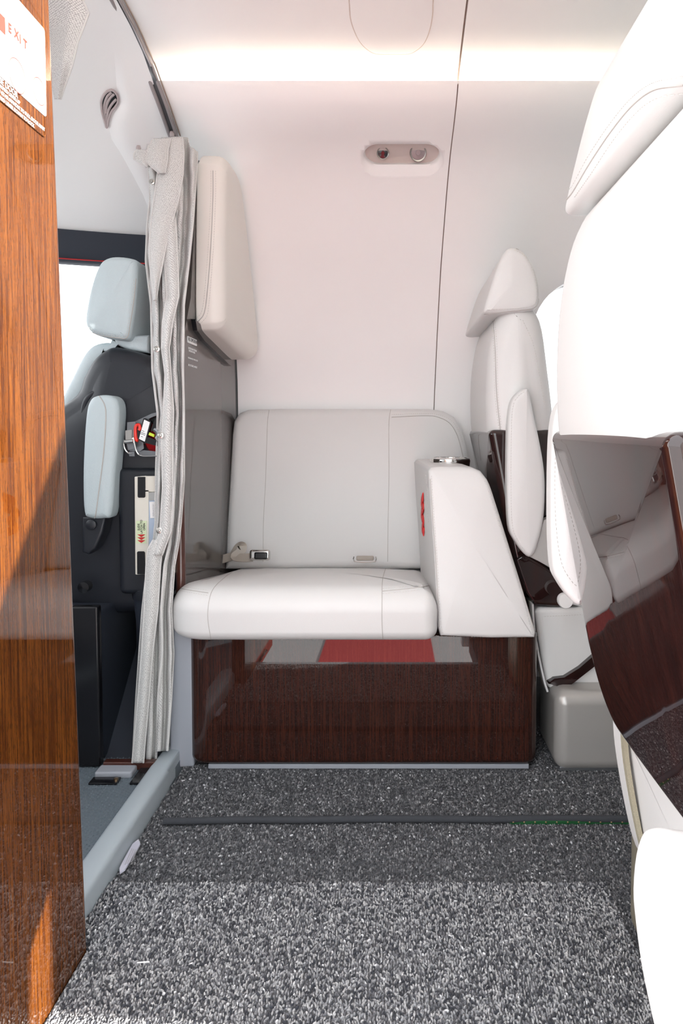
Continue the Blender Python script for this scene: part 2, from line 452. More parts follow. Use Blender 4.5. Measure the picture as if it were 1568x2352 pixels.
def pile(name, poly, z, pitch, parent, palette, probs, seed, drift=0.0):
    """yarn loops: little domes in rows; poly = inside test"""
    g = np.random.default_rng(seed)
    x0, x1, y0, y1 = poly['box']; nx = int((x1 - x0) / pitch); ny = int((y1 - y0) / pitch)
    X, Y = np.meshgrid(x0 + pitch * (np.arange(nx) + 0.5), y0 + pitch * (np.arange(ny) + 0.5))
    X = X.ravel() + g.normal(0, pitch * 0.22, nx * ny); Y = Y.ravel() + g.normal(0, pitch * 0.22, nx * ny)
    k = poly['test'](X, Y); X, Y = X[k], Y[k]; n = len(X)
    ns = 6
    ang = g.normal(math.pi / 2, 0.55, n); la = pitch * g.uniform(0.55, 1.05, n); lb = pitch * g.uniform(0.26, 0.42, n); hh = pitch * g.uniform(0.35, 0.95, n)
    t = np.arange(ns) * 2 * math.pi / ns
    def ring(s, h, dx):
        ex = la[:, None] * s * np.cos(t)[None] + dx; ey = lb[:, None] * s * np.sin(t)[None]
        c, sn = np.cos(ang)[:, None], np.sin(ang)[:, None]
        return np.stack([X[:, None] + ex * c - ey * sn, Y[:, None] + ex * sn + ey * c, np.broadcast_to((z + hh * h)[:, None], ex.shape)], -1)
    tilt = g.normal(0, pitch * 0.15, n)[:, None]
    V = np.concatenate([ring(1.0, -0.4, 0), ring(0.95, 0.45, tilt * 0.5), ring(0.55, 0.9, tilt)], 1)        # n, 18, 3
    top = np.stack([X, Y, z + hh], -1)[:, None, :]
    V = np.concatenate([V, top], 1); nv = ns * 3 + 1
    q = []
    for r in range(2):
        for j in range(ns): q.append((r * ns + j, r * ns + (j + 1) % ns, (r + 1) * ns + (j + 1) % ns, (r + 1) * ns + j))
    tri = [(2 * ns + j, 2 * ns + (j + 1) % ns, 3 * ns) for j in range(ns)]
    off = (np.arange(n) * nv)[:, None, None]
    Q = (np.array(q)[None] + off).reshape(-1); T = (np.array(tri)[None] + off).reshape(-1)
    nq, ntr = n * len(q), n * len(tri)
    me = bpy.data.meshes.new(name); me.vertices.add(n * nv); me.vertices.foreach_set('co', V.reshape(-1))
    me.loops.add(nq * 4 + ntr * 3); me.loops.foreach_set('vertex_index', np.concatenate([Q, T]).astype(np.int32))
    me.polygons.add(nq + ntr)
    me.polygons.foreach_set('loop_start', np.concatenate([np.arange(nq) * 4, nq * 4 + np.arange(ntr) * 3]).astype(np.int32))
    me.update(calc_edges=True); me.shade_smooth()
    pal = np.array(palette); ci = g.choice(len(pal), n, p=probs)
    col = pal[ci] * g.uniform(0.75, 1.25, n)[:, None]
    at = me.color_attributes.new('fibre', 'FLOAT_COLOR', 'POINT')
    cc = np.ones((n, nv, 4), np.float32); cc[:, :, :3] = col[:, None, :]
    at.data.foreach_set('color', cc.reshape(-1))
    me.materials.append(M['pile']); o = bpy.data.objects.new(name, me); COL.objects.link(o); o.parent = parent; o['kind'] = 'stuff'
    return o
Y_MAT = PZ(800, 2034).y
PAL = [(0.020, 0.022, 0.028), (0.060, 0.063, 0.072), (0.14, 0.142, 0.152), (0.27, 0.272, 0.28), (0.60, 0.61, 0.63)]
pile('carpet_loops', {'box': (-0.445, 1.0, 0.62, 2.0), 'test': lambda X, Y: (Y > Y_MAT) & (Y < 1.50) | (X > 0.333) & (Y < 1.50) | (X > 0.27) & (Y < 1.7) | (X < -0.415) & (Y < 1.5)}, 0.0, 0.0037, floor, PAL, [0.24, 0.34, 0.28, 0.125, 0.015], 3)
matb = obj('entrance_mat', *box((-0.419, YE0, 0.0005), (0.332, Y_MAT, 0.004)), 'carpet_base', smooth=False)
tag(matb, 'lighter grey loop carpet mat inside the doorway, nearest the camera', 'mat')
pile('carpet_loops', {'box': (-0.446, 0.333, YE0, Y_MAT), 'test': lambda X, Y: (X > -0.417) | (Y > 0.962)}, 0.0045, 0.0035, matb, [(0.028, 0.031, 0.042), (0.13, 0.132, 0.146), (0.30, 0.304, 0.318), (0.46, 0.46, 0.465), (0.75, 0.755, 0.77)], [0.22, 0.24, 0.30, 0.225, 0.015], 5)

# far side wall of the cabin
wall_far = bpy.data.objects.new('wall_far', None); COL.objects.link(wall_far); tag(wall_far, 'pale pinkish cabin side wall lining with a vertical panel joint', kind='structure')
GAP = 0.0013
wp1 = obj('panel', *sheet(FARP, track_x, lambda z: seam_x(z) - GAP, 0.05, 60), 'liner', wall_far)
wp2 = obj('panel', *sheet(FARP, lambda z: seam_x(z) + GAP, 2.1, 0.05, 60), 'liner', wall_far)
obj('joint', *sheet([(y + 0.012, z) for y, z in FARP], lambda z: seam_x(z) - 0.012, lambda z: seam_x(z) + 0.012, 0.004), 'liner_gap', wall_far)
def rounded_ledge(): pass
# pocket for reading light and air nozzle
pc = P(923, 367, 1.82); 
def pocket(sx, sz, depth):
    w = (1013 - 833) / 2 / F * 1.84 * sx; h = (395 - 338) / 2 / F * 1.84 * sz * 1.3
    c = P(923, 366, 1.825); ax = Vector((0, 0.84, 0.54))         # pocket goes into the lining
    up = Vector((0, -0.54, 0.84))
    o = rrect(-w, w, -h, h, h * 0.98, 10)
    r0 = [c + Vector((a, 0, 0)) + up * b - ax * 0.05 for a, b in o]; r1 = [c + Vector((a, 0, 0)) + up * b + ax * depth for a, b in o]
    return loft([r0, r1], True, True, True), c, ax, up, w, h
(pv, pcen, pax, pup, pw, ph) = pocket(1, 1, 0.030)
cut(wp1, pv)
bmx = bmesh.new(); bmx.from_mesh(wp1.data); bmx.free()
wp1.data.set_sharp_from_angle(angle=math.radians(35))
# soft lip of the pocket: its lower side slopes into the lining
def surf_off(p):                           # move p along the pocket axis to the lining surface
    lo, hi = -0.06, 0.06
    for _ in range(30):
        m_ = (lo + hi) / 2; q_ = p + pax * m_
        if q_.y < far_y(q_.z): lo = m_
        else: hi = m_
    return p + pax * lo
lipo = rrect(-pw, pw, -ph, ph, ph * 0.98, 10)
lr = [[surf_off(pcen + Vector((a * 1.015, 0, 0)) + pup * b * 1.02) - pax * 0.0004 for a, b in lipo],
      [surf_off(pcen + Vector((a * 0.985, 0, 0)) + pup * (b * 0.95)) + pax * 0.0015 for a, b in lipo],
      [surf_off(pcen + Vector((a * 0.955, 0, 0)) + pup * (b * 0.78 + ph * 0.20)) + pax * 0.006 for a, b in lipo],
      [surf_off(pcen + Vector((a * 0.94, 0, 0)) + pup * (b * 0.66 + ph * 0.30)) + pax * 0.012 for a, b in lipo],
      [surf_off(pcen + Vector((a * 0.92, 0, 0)) + pup * (b * 0.66 + ph * 0.30)) + pax * 0.028 for a, b in lipo]]
obj('pocket_lip', *loft(lr, True, False, False), 'liner', wall_far, sharp=60)
obj('pocket_back', lr[-1], [tuple(range(len(lr[-1])))], mat('pocket_taupe', (0.58, 0.52, 0.49), 0.5), wall_far, smooth=False)
# cabin window behind the seats
wo = rrect(0.385, 0.72, 0.58, 1.125, 0.14, 10)
cut(wp2, loft([[Vector((a, 1.7, b)) for a, b in wo], [Vector((a, 2.3, b)) for a, b in wo]], True, True, True))
for k_ in (1, 2):
    cut(wp2, loft([[Vector((a + 0.55 * k_, 1.7, b)) for a, b in wo], [Vector((a + 0.55 * k_, 2.3, b)) for a, b in wo]], True, True, True))
wp2.data.set_sharp_from_angle(angle=math.radians(35))
win = bpy.data.objects.new('window_1', None); COL.objects.link(win); win.location = (0.55, 2.09, 0.58); tag(win, 'rounded cabin window in the far wall behind the far armchair', kind='structure')
wo2 = rrect(0.375, 0.73, 0.57, 1.135, 0.145, 10)
obj('window_frame', *loft([[Vector((a, 2.05 + 0.03, b)) for a, b in wo], [Vector((a, 2.13, b)) for a, b in wo2], [Vector((a + (0.02 if a > .55 else -0.02), 2.13, b)) for a, b in wo2], [Vector((a + (0.02 if a > .55 else -0.02), 2.08, b)) for a, b in wo2]]), 'liner', win)
obj('pane', *loft([[Vector((a, 2.118, b)) for a, b in wo2], [Vector((a, 2.121, b)) for a, b in wo2]], True, True, True), 'glass', win)

# cove ledge and lamp above the wall lining
cove = obj('trim_1', *sheet([(1.675, 1.508), (1.683, 1.5125), (1.72, 1.505), (1.79, 1.468), (1.85, 1.462)], -0.585, 2.1, 0.006), 'cove'); tag(cove, 'white cove ledge above the far wall lining', kind='structure')
lamp = thing('cove_light', (0.7, 1.80, 1.467), 'warm glowing strip light hidden in the cove under the ceiling', 'light')
obj('lamp_strip', *box((-0.52, 1.775, 1.479), (2.05, 1.79, 1.486)), 'led', lamp, smooth=False)
obj('lamp_base', *box((-0.55, 1.765, 1.470), (2.08, 1.80, 1.479)), 'cove', lamp, smooth=False)
obj('end_cap', *box((-0.585, 1.70, 1.475), (-0.579, 1.80, 1.53)), 'liner_gap', lamp, smooth=False)

# door side cove with an unseen lamp added to brighten the far wall, and windows of the cabin aft
cove2 = obj('trim_4', *sheet([(1.675, 1.508), (1.683, 1.5125), (1.72, 1.505), (1.79, 1.468), (1.85, 1.462)], -0.56, 2.1, 0.006, mirror=True), 'cove'); tag(cove2, 'white cove ledge above the door side lining', kind='structure')
fill_lamp = thing('cove_light', (0.7, 2 * YC - 1.80, 1.467), 'unseen warm strip light added above the doorway to brighten the far wall', 'light')
obj('lamp_strip', *box((-0.50, 2 * YC - 1.79, 1.479), (2.05, 2 * YC - 1.775, 1.486)), 'led', fill_lamp, smooth=False)
obj('lamp_base', *box((-0.52, 2 * YC - 1.80, 1.470), (2.08, 2 * YC - 1.765, 1.479)), 'cove', fill_lamp, smooth=False)
# ceiling
ceiling = bpy.data.objects.new('ceiling', None); COL.objects.link(ceiling); tag(ceiling, 'cream curved cabin ceiling lining', kind='structure')
full = CEILP + [(2 * YC - y, z) for y, z in CEILP[::-1][1:]]
full_s = full[::-1]
cp1 = obj('panel', *sheet(full, -0.560, 0.1478, 0.02, 30), 'liner', ceiling)
cp2 = obj('panel', *sheet(full, 0.1522, 2.1, 0.02), 'liner', ceiling)
obj('joint', *sheet([(y, z + 0.008) for y, z in full], 0.138, 0.162, 0.004), 'liner_gap', ceiling)
# oval hatch in the ceiling
hp = []
for a, b in [(803, 0), (806, 40), (815, 70), (828, 95), (845, 112), (864, 121), (900, 122), (938, 121), (957, 112), (974, 95), (986, 65), (992, 30), (993, 0)]:
    d = ray(a, b); loc, nor, i, dd = bvh(cp1).ray_cast(EYE, d.normalized()); hp.append((loc.x, loc.y))
ym = hp[0][1]; mir = [(x, 2 * (ym - 0.03) - y) for x, y in hp[1:-1]]
ho = [(p.x, p.y) for p in cr([Vector((a, b, 0)) for a, b in hp + mir[::-1]], 4, True)]
hc = Vector((sum(a for a, b in ho) / len(ho), sum(b for a, b in ho) / len(ho)))
rings = []
for s, o_ in ((1.0, 0.001), (1.0, -0.0022), (0.985, -0.003), (0.8, -0.003), (0.6, -0.003), (0.4, -0.003), (0.2, -0.003), (0.02, -0.003)):
    rings.append([Vector((hc.x + (a - hc.x) * s, hc.y + (b - hc.y) * s, ceil_z(hc.y + (b - hc.y) * s) + o_)) for a, b in ho])
hatch = obj('ceiling_hatch', *loft(rings, True, False, True), 'liner', ceiling)
obj('hatch_gap', *tube([Vector((a, b, ceil_z(b) - 0.0003)) for a, b in [(hc.x + (p[0] - hc.x) * 1.012, hc.y + (p[1] - hc.y) * 1.012) for p in ho]], 0.0016, 6, True), 'hatch_gap', ceiling)

# near side wall with the doorway the picture is taken through
DX0, DX1, DTOP = -0.53, 0.235, 1.40
wall_near = bpy.data.objects.new('wall_near', None); COL.objects.link(wall_near); tag(wall_near, 'pale cabin side wall lining around the doorway', kind='structure')
low = [p for p in FARP if p[1] <= DTOP + 0.01]; high = [p for p in FARP if p[1] >= DTOP - 0.012]
obj('panel', *sheet(low, -1.5, DX0, 0.05, mirror=True), 'liner', wall_near)
wn2 = obj('panel', *sheet(low, DX1, 2.1, 0.05, 60, mirror=True), 'liner', wall_near)
wn2.data.set_sharp_from_angle(angle=math.radians(35))
obj('panel', *sheet(high, -0.585, 2.1, 0.05, mirror=True), 'liner', wall_near)
wr = obj('wall_right', *box((2.1, 0.4, -0.05), (2.14, 2.1, 1.65)), 'liner', smooth=False); tag(wr, 'pale rear bulkhead of the cabin', kind='structure')

# wooden partition on the left
WPX = -0.42
e0 = PXp(203, 2150, WPX); e1 = PXp(118, 0, WPX)
def edge_y(z): return e0.y + (e1.y - e0.y) * (z - e0.z) / (e1.z - e0.z)
part_out = [(0.50, -0.02), (edge_y(-0.02), -0.02)] + [(edge_y(z), z) for z in np.linspace(0.1, 1.5, 12)] + [(edge_y(1.58), 1.575), (0.80, 1.575), (0.62, 1.40), (0.52, 1.2)]
wall_left = bpy.data.objects.new('wall_left', None); COL.objects.link(wall_left); tag(wall_left, 'glossy reddish brown wooden partition at the left edge', kind='structure')
def part_ring(x, ins):
    out = []
    for i, (y, z) in enumerate(part_out):
        out.append(Vector((x, y - (ins if 0 < i < 14 else 0), z)))
    return out
R_ = 0.010
prings = [part_ring(WPX - 0.035, 0.0)]
for k in range(6):
    a = math.pi / 2 * k / 5; prings.append(part_ring(WPX - R_ + R_ * math.sin(a), R_ * (1 - math.cos(a))))
wood_part = obj('wood_panel', *loft(prings, True, True, True), 'wood_panel', wall_left)

# cockpit lining beyond the curtain track
def sec_r(X): return 0.78 - 0.25 * (max(0.0, -0.57 - X) / 0.8) ** 1.3
def lin_pt(X, ph): 
    R = sec_r(X); return Vector((X, YC + R * math.cos(ph), 0.845 + R * math.sin(ph)))
nX, nP = 24, 40
rows = []
for i in range(nX + 1):
    X = -0.572 - 0.85 * i / nX; R = sec_r(X)
    p0 = math.asin(min(0.99, (1.20 - 0.845) / R)); row = []
    for j in range(nP + 1):
        row.append(lin_pt(X, p0 + (math.pi - 2 * p0) * j / nP))
    rows.append(row)
rows2 = [[p + (p - Vector((p.x, YC, 0.845))).normalized() * 0.02 for p in r] for r in rows]
V, Fc = loft(rows, False); V2, F2 = loft(rows2, False)
cock = obj('ceiling_cockpit', V, Fc, 'liner'); tag(cock, 'pinkish cockpit ceiling lining left of the curtain track', kind='structure')
# raised fairing of the cockpit lining (right of the swoosh)
CB = [(0, 240), (120, 262), (204, 268), (232, 275), (245, 270), (258, 260), (272, 253), (290, 249), (320, 256), (350, 276), (400, 304), (450, 330), (520, 356), (575, 375)]
TR = [(-30, 252), (0, 268), (60, 300), (120, 328), (180, 352), (240, 374), (310, 398), (420, 430), (575, 470)]
grid = []
ext = [[lin_pt(x_, p_) for p_ in np.linspace(0.2, 2.2, 60)] for x_ in np.linspace(-0.30, -1.42, 40)]
_ev, _ef = loft(ext, False); bb = BVHTree.FromPolygons(_ev, _ef)
for y in np.linspace(-25, 572, 60):
    l = interp(y, [a for a, b in CB], [b for a, b in CB]); r = interp(y, [a for a, b in TR], [b for a, b in TR])
    amp = 0.016 * max(0.0, min(1.0, (y - 120) / 130.0)) * max(0.15, min(1.0, (640 - y) / 250.0))
    row = []
    for k in range(16):
        t = k / 15; d = ray(l + (r - l) * t, y).normalized(); loc, nor, i_, dd = bb.ray_cast(EYE, d)
        if loc is None: row = None; break
        if nor.dot(d) > 0: nor = -nor
        s = min(1.0, t / 0.30); s = math.sin(s * math.pi / 2)
        row.append(loc + nor * (0.0008 + amp * s))
    if row: grid.append(row)
fair = obj('fairing', *loft(grid, False), 'liner', cock)

# curtain track along the lining edge
tp = []
for y, x in TR[:-2]:
    X = -0.562; d = ray(x, y); tp.append((x, y))
_tv, _tf = merge([sheet(FARP, -1.0, 0.0, 0.05), sheet(full, -1.0, 0.0, 0.02)])
_tb = BVHTree.FromPolygons(_tv, _tf)
tq_ = []
for y, x in [(-30, 252), (0, 268), (60, 300), (110, 323), (150, 341), (192, 356), (240, 374), (280, 388), (312, 399)]:
    d = ray(x, y).normalized(); loc, nor, i_, dd = _tb.ray_cast(EYE, d); tq_.append(loc - d * 0.004)
trk_pts = cr(tq_, 8)
trk = thing('curtain_track', tuple(trk_pts[-1]), 'grey metal curtain track curving down the ceiling lining', 'track')
def rail(off, r, m, nm):
    q = []
    for i, p in enumerate(trk_pts):
        q.append(p + off(i, p))
    return obj(nm, *tube(q, r, 8), m, trk)
def inw(p): return (Vector((0, YC - p.y, 0.80 - p.z))).normalized()
rail(lambda i, p: Vector((-0.0085, 0, 0)) + inw(p) * 0.004, 0.0042, 'gasket', 'rail')
rail(lambda i, p: Vector((0.0085, 0, 0)) + inw(p) * 0.004, 0.0040, 'gasket', 'rail')
obj('channel', *ribbon(trk_pts, [inw(p) for p in trk_pts], 0.017, 0.003), 'gasket_in', trk)
obj('gap_seal', *tube([p + Vector((0.0155, 0, 0)) for p in trk_pts], 0.0018, 6), 'liner_gap', trk)
obj('glider', *lathe([(0.0, -0.006), (0.005, -0.006), (0.006, 0.0), (0.005, 0.006), (0.0, 0.006)], trk_pts[-3] + inw(trk_pts[-3]) * 0.008, 14), 'vent', trk)

# vent slot in the cockpit lining
vent = thing('air_vent', tuple(on_surface(cock, [(252, 240), (253, 241)])[0][0]), 'teardrop air vent slot with curved louvres in the cockpit lining', 'air vent')
vo = [(256, 204), (264, 209), (270, 219), (271, 232), (265, 243), (256, 254), (250, 270), (247, 286), (244, 290), (241, 278), (236, 262), (233, 246), (233, 230), (238, 217), (246, 208)]
q = on_surface(cock, vo + vo[:1], 0.004, 3)
obj('rim', *tube([a for a, b in q[:-1]], 0.0028, 6, True), 'vent', vent)
cenv = sum((a for a, b in q), Vector()) / len(q)
obj('throat', [a - b * 0.003 for a, b in q[:-1]] + [cenv - q[0][1] * 0.003], [(i, (i + 1) % (len(q) - 1), len(q) - 1) for i in range(len(q) - 1)], 'black_gloss', vent, smooth=False)
for ln in ([(256, 210), (246, 220), (240, 238), (240, 255), (243, 275)], [(267, 226), (257, 237), (249, 252), (245, 272), (244, 284)], [(262, 214), (252, 224), (245, 240), (243, 258)]):
    obj('louvre', *tube([a for a, b in on_surface(cock, ln, 0.003, 3)], 0.0030, 6), 'vent', vent)

# dark band above the cockpit window, window wall, cockpit floor, bulkheads
def band_pts(z, off):
    out = []
    for i in range(nX + 1):
        X = -0.53 - 0.89 * i / nX; R = sec_r(X); zz = min(z, 1.30)
        y = YC + math.sqrt(max(0.05, R * R - (zz - 0.845) ** 2)) - off; out.append(Vector((X, y, z)))
    return out
bnd = obj('window_2', *loft([band_pts(1.225, -0.01), band_pts(1.225, 0.014), band_pts(1.185, 0.014), band_pts(1.155, 0.012), band_pts(1.15, 0.004), band_pts(1.15, -0.02)], False), 'window_band')
tag(bnd, 'dark frame band over the bright cockpit side window', kind='structure')
obj('seal', *tube(band_pts(1.158, 0.0135), 0.0016, 6), 'label_red', bnd)
cwall = obj('wall_cockpit', *loft([band_pts(0.66, 0.0), band_pts(0.40, 0.0), band_pts(-0.02, 0.03)], False), 'navy'); tag(cwall, 'dark cockpit side wall under the window', kind='structure')
cfl = obj('floor_cockpit', *box((-1.5, 0.5, -0.05), (-0.452, 2.03, 0.016)), 'floor_vinyl', smooth=False); tag(cfl, 'blue grey ribbed vinyl floor of the cockpit entry', kind='structure')
# small raised diamonds of the vinyl
dv, df = [], []
px_ = 0.0085
for i in range(int((2.0 - 0.95) / px_)):
    for j in range(int((0.86 - 0.452) / (px_ * 0.75))):
        x = -0.454 - j * px_ * 0.75; y = 0.95 + i * px_ + (px_ / 2 if j % 2 else 0)
        n = len(dv); a = px_ * 0.34; b = px_ * 0.42
        dv += [(x - a, y, 0.016), (x, y - b, 0.016), (x + a, y, 0.016), (x, y + b, 0.016), (x, y, 0.0182)]
        df += [(n, n + 1, n + 4), (n + 1, n + 2, n + 4), (n + 2, n + 3, n + 4), (n + 3, n, n + 4)]
st = obj('floor_studs', dv, df, 'floor_vinyl', cfl, smooth=False); st['kind'] = 'stuff'
cpan = obj('wall_front', *rbox((-1.56, 0.5, -0.02), (-1.40, 2.0, 0.80), 0.03), 'navy'); tag(cpan, 'dark instrument bulkhead at the front of the cockpit', kind='structure')
# threshold rail between cockpit floor and carpet
sx = -0.447
sill = thing('threshold_sill', (sx - 0.02, 1.25, 0.0), 'pale grey metal threshold rail between carpet and cockpit floor', 'threshold')
prof = [(sx - 0.052, 0.012), (sx - 0.050, 0.026), (sx - 0.040, 0.036), (sx - 0.018, 0.040), (sx - 0.006, 0.038), (sx, 0.032), (sx, -0.004), (sx - 0.052, -0.004)]
def prof_ring(y, pr): return [Vector((a, y, b)) for a, b in pr]
obj('rail', *loft([prof_ring(0.93, prof), prof_ring(1.40, prof), prof_ring(1.405, [(min(a, sx - 0.004), b) for a, b in prof]), prof_ring(1.505, [(min(a, sx - 0.006), b) for a, b in prof])], True, True, True), 'sill', sill, sharp=50)
# floor rail, trim and screw at the cockpit door
fr = thing('floor_rail', tuple(P(270, 1764, 1.475) * 1.0), 'pale blue floor rail with a wooden strip across the cockpit entry', 'rail')
zf = 0.017
a = PZ(226, 1762, zf + 0.012); b = PZ(314, 1758, zf + 0.012)
obj('rail_cover', *rbox((a.x, a.y - 0.022, zf - 0.002), (b.x, a.y + 0.012, zf + 0.012), 0.004), 'jamb', fr)
obj('wood_strip', *rbox((a.x + 0.004, a.y + 0.012, zf), (b.x + 0.06, a.y + 0.03, zf + 0.016), 0.002), 'edge_wood', fr)
obj('latch_plate', *rbox((a.x, a.y - 0.05, zf), (b.x - 0.02, a.y - 0.024, zf + 0.004), 0.001), 'black_gloss', fr)
obj('screw', *lathe([(0.0, 0.004), (0.0045, 0.004), (0.0045, 0.007), (0.0, 0.008)], (a.x + 0.05, a.y - 0.037, zf), 14), 'copper', fr)
obj('door_track', *rbox((b.x + 0.006, a.y - 0.05, zf), (b.x + 0.035, a.y + 0.03, zf + 0.005), 0.001), 'black_gloss', fr)

# outside: sunlit apron with a red carpet
ap = obj('ground', *box((-25, -25, -1.35), (25, 25, -1.25)), 'tarmac', smooth=False); tag(ap, 'sunlit pale concrete apron outside', kind='structure')
rc = obj('ground_carpet', *box((-0.65, -7.0, -1.25), (0.35, 0.10, -1.235)), 'red_carpet', smooth=False); tag(rc, 'red carpet laid on the apron before the door', 'carpet')
dsl = obj('door_1', *merge([rbox((DX0 + 0.10, YE0 - 0.025, -0.06), (0.26, YE0 - 0.001, 0.006), 0.003), rbox((DX0 + 0.02, 0.30, -0.36), (DX1, 0.62, -0.32), 0.006)]), 'sill'); tag(dsl, 'pale grey sill nosing and step of the entry doorway', kind='structure')

# ================================================================== SIDE-FACING SEAT
YB = 1.47
bx0 = P(425, 1620, YB).x; bx1 = P(1237, 1620, YB).x; bz1 = P(800, 1463, YB).z + 0.004
seat = thing('side_facing_seat', ((bx0 + bx1) / 2, 1.75, 0.0), 'wide white leather seat with armrest on a glossy dark wooden base, facing the door', 'seat')
base_o = rrect(bx0, bx1, YB, 2.03, [0.045, 0.030, 0.01, 0.01], 8)
def bmap(a, b, c):
    return (a, b - 0.004 * math.sin(math.pi * max(0, min(1, (c - 0.01) / 0.26))) * (1 if b < 1.6 else 0), c)
base = obj('base_panel', *cushion(base_o, 0.012, bz1, 0.004, bmap, r0=0.016), 'wood', seat, sharp=60)
k0 = P(478, 1770, YB + 0.006); k1 = P(1214, 1770, YB + 0.006)
obj('kick_strip', *rbox((k0.x, YB + 0.006, 0.003), (k1.x, YB + 0.03, 0.0125), 0.001), 'jamb', seat)

# bottom cushion
cx0, cx1, cy0, cy1 = P(380, 1400, 1.45).x, P(1005, 1400, 1.43).x, 1.425, 1.93
co = rrect(cx0, cx1, cy0, cy1, [0.085, 0.028, 0.02, 0.02], 10)
CTOP = P(700, 1342, 1.47).z
def cmap(a, b, c):
    t = max(0, min(1, (c - bz1) / (CTOP - bz1)))
    bulge = 0.006 * math.sin(math.pi * t)
    y = b - (bulge if b < 1.5 else 0)
    z = c - t * 0.052 * max(0, (b - 1.50) / 0.40)
    if b < 1.50: z -= t * 0.0
    x = a + (0.03 * t * max(0, (b - 1.45) / 0.45) if a < cx0 + 0.06 else 0)
    return (x, y, z)
cush = obj('seat_cushion', *cushion(co, bz1 - 0.002, CTOP, 0.048, cmap, crown=0.012, r0=0.022, seg=8), 'leather', seat)
seam('seam', cush, [(567, 1290), (545, 1306), (514, 1328), (490, 1352), (480, 1380), (477, 1420), (484, 1467)])
seam('seam', cush, [(893, 1292), (884, 1310), (878, 1335), (877, 1380), (877, 1430), (879, 1469)])
seam('seam', cush, [(382, 1332), (392, 1345), (420, 1353), (478, 1362)], r=0.0011)
seam('seam', cush, [(877, 1358), (940, 1352), (985, 1345), (998, 1336), (994, 1318), (985, 1300)], r=0.0011)
stitches('stitching', cush, [[(384, 1337), (396, 1350), (422, 1358), (478, 1368)], [(390, 1329), (410, 1344), (476, 1356)], [(878, 1364), (940, 1358), (990, 1349), (1003, 1337)], [(878, 1352), (940, 1347), (982, 1340), (992, 1330), (988, 1315)]])

# back cushion
def back_y(z): return 1.872 + 0.24 * (z - 0.35)
def PB(px, py):
    Y = 1.9
    for _ in range(12): Y = back_y(P(px, py, Y).z)
    return P(px, py, Y)
bo = [PB(*q) for q in [(514, 1310), (516, 1240), (523, 1120), (530, 1000), (534, 968), (546, 949), (566, 941), (640, 939), (760, 939), (880, 939), (985, 939), (1018, 944), (1044, 958), (1062, 985), (1072, 1020), (1082, 1080), (1096, 1180), (1108, 1310)]]
bo = [(p.x, p.z) for p in bo]
bo2 = []
for (a, b), (c, d) in zip(bo, bo[1:] + bo[:1]):
    for t in (0, 0.5): bo2.append((a + (c - a) * t, b + (d - b) * t))
back = obj('backrest', *cushion(bo2, 0.085, 0.0, 0.026, lambda a, b, c: (a, back_y(b) + c, b), crown=0.010, r0=0.01, seg=7), 'leather', seat)
seam('seam', back, [(618, 942), (614, 975), (610, 1100), (605, 1200), (604, 1290)])
seam('seam', back, [(897, 941), (893, 975), (893, 1100), (891, 1200), (890, 1290)])
stitches('stitching', back, [[(536, 970), (546, 956), (566, 949), (612, 948)], [(899, 952), (980, 950), (1012, 954), (1036, 966), (1052, 988), (1062, 1016), (1072, 1060)], [(524, 1280), (526, 1200), (532, 1100), (538, 985)]])
seam('seam', back, [(899, 958), (980, 955), (1008, 959), (1031, 971), (1046, 992), (1056, 1020), (1066, 1064)], r=0.001)

# armrest box with cup holder
def arm_y(z): return interp(z, [0.26, 0.34, 0.60, 0.655, 0.68, 0.70], [1.452, 1.456, 1.515, 1.545, 1.575, 1.61])
def PA(px, py):
    Y = 1.5
    for _ in range(20): Y = 0.5 * (Y + arm_y(P(px, py, Y).z))
    return P(px, py, Y)
ao = [PA(*q) for q in [(1012, 1462), (1006, 1440), (1003, 1380), (998, 1290), (990, 1180), (985, 1100), (984, 1082), (990, 1074), (1010, 1072), (1050, 1072), (1085, 1074), (1104, 1082), (1118, 1100), (1128, 1124), (1150, 1195), (1180, 1290), (1210, 1385), (1231, 1452), (1229, 1466), (1130, 1467)]]
ao = [(p.x, p.z) for p in ao]
ao2 = []
for (a, b), (c, d) in zip(ao, ao[1:] + ao[:1]):
    for t in (0, 0.5): ao2.append((a + (c - a) * t, b + (d - b) * t))
def amap(a, b, c): return (a - 0.020 * c / 0.4, arm_y(b) + c, b)
arm = obj('armrest', *cushion(ao2, 0.40, 0.0, 0.010, amap, crown=0.005, r0=0.005, seg=5), 'leather', seat)
stitches('stitching', arm, [[(1017, 1455), (1012, 1430), (1009, 1380), (1004, 1290), (996, 1180), (991, 1100), (992, 1088)], [(1112, 1104), (1122, 1130), (1145, 1202), (1175, 1296), (1204, 1390), (1222, 1455)], [(1017, 1461), (1100, 1462), (1215, 1461)], [(984, 1200), (981, 1130), (978, 1090)]])
seam('seam', arm, [(1009, 1440), (1006, 1380), (1001, 1290), (993, 1180), (988, 1100)], r=0.001)
seam('seam', arm, [(1117, 1102), (1127, 1127), (1149, 1197), (1179, 1292), (1208, 1387), (1227, 1452)], r=0.001)
cupc = P(1033, 1068, 1.74); cr_ = 40 / F * 1.74
zt = P(1033, 1052, 1.74).z
ztop = max(b for a, b in ao)
cup = obj('cup_holder', *lathe([(cr_ * 1.12, ztop - 0.01), (cr_ * 1.16, ztop + 0.004), (cr_ * 1.12, ztop + 0.009), (cr_ * 1.0, ztop + 0.0105), (cr_ * 0.93, ztop + 0.012), (cr_ * 0.93, zt - 0.001), (cr_ * 0.90, zt + 0.001), (cr_ * 0.80, zt), (cr_ * 0.78, ztop - 0.008)], (cupc.x, 1.74, 0.0), 40), 'chrome', seat); cup['label'] = 'polished chrome cup holder ring'
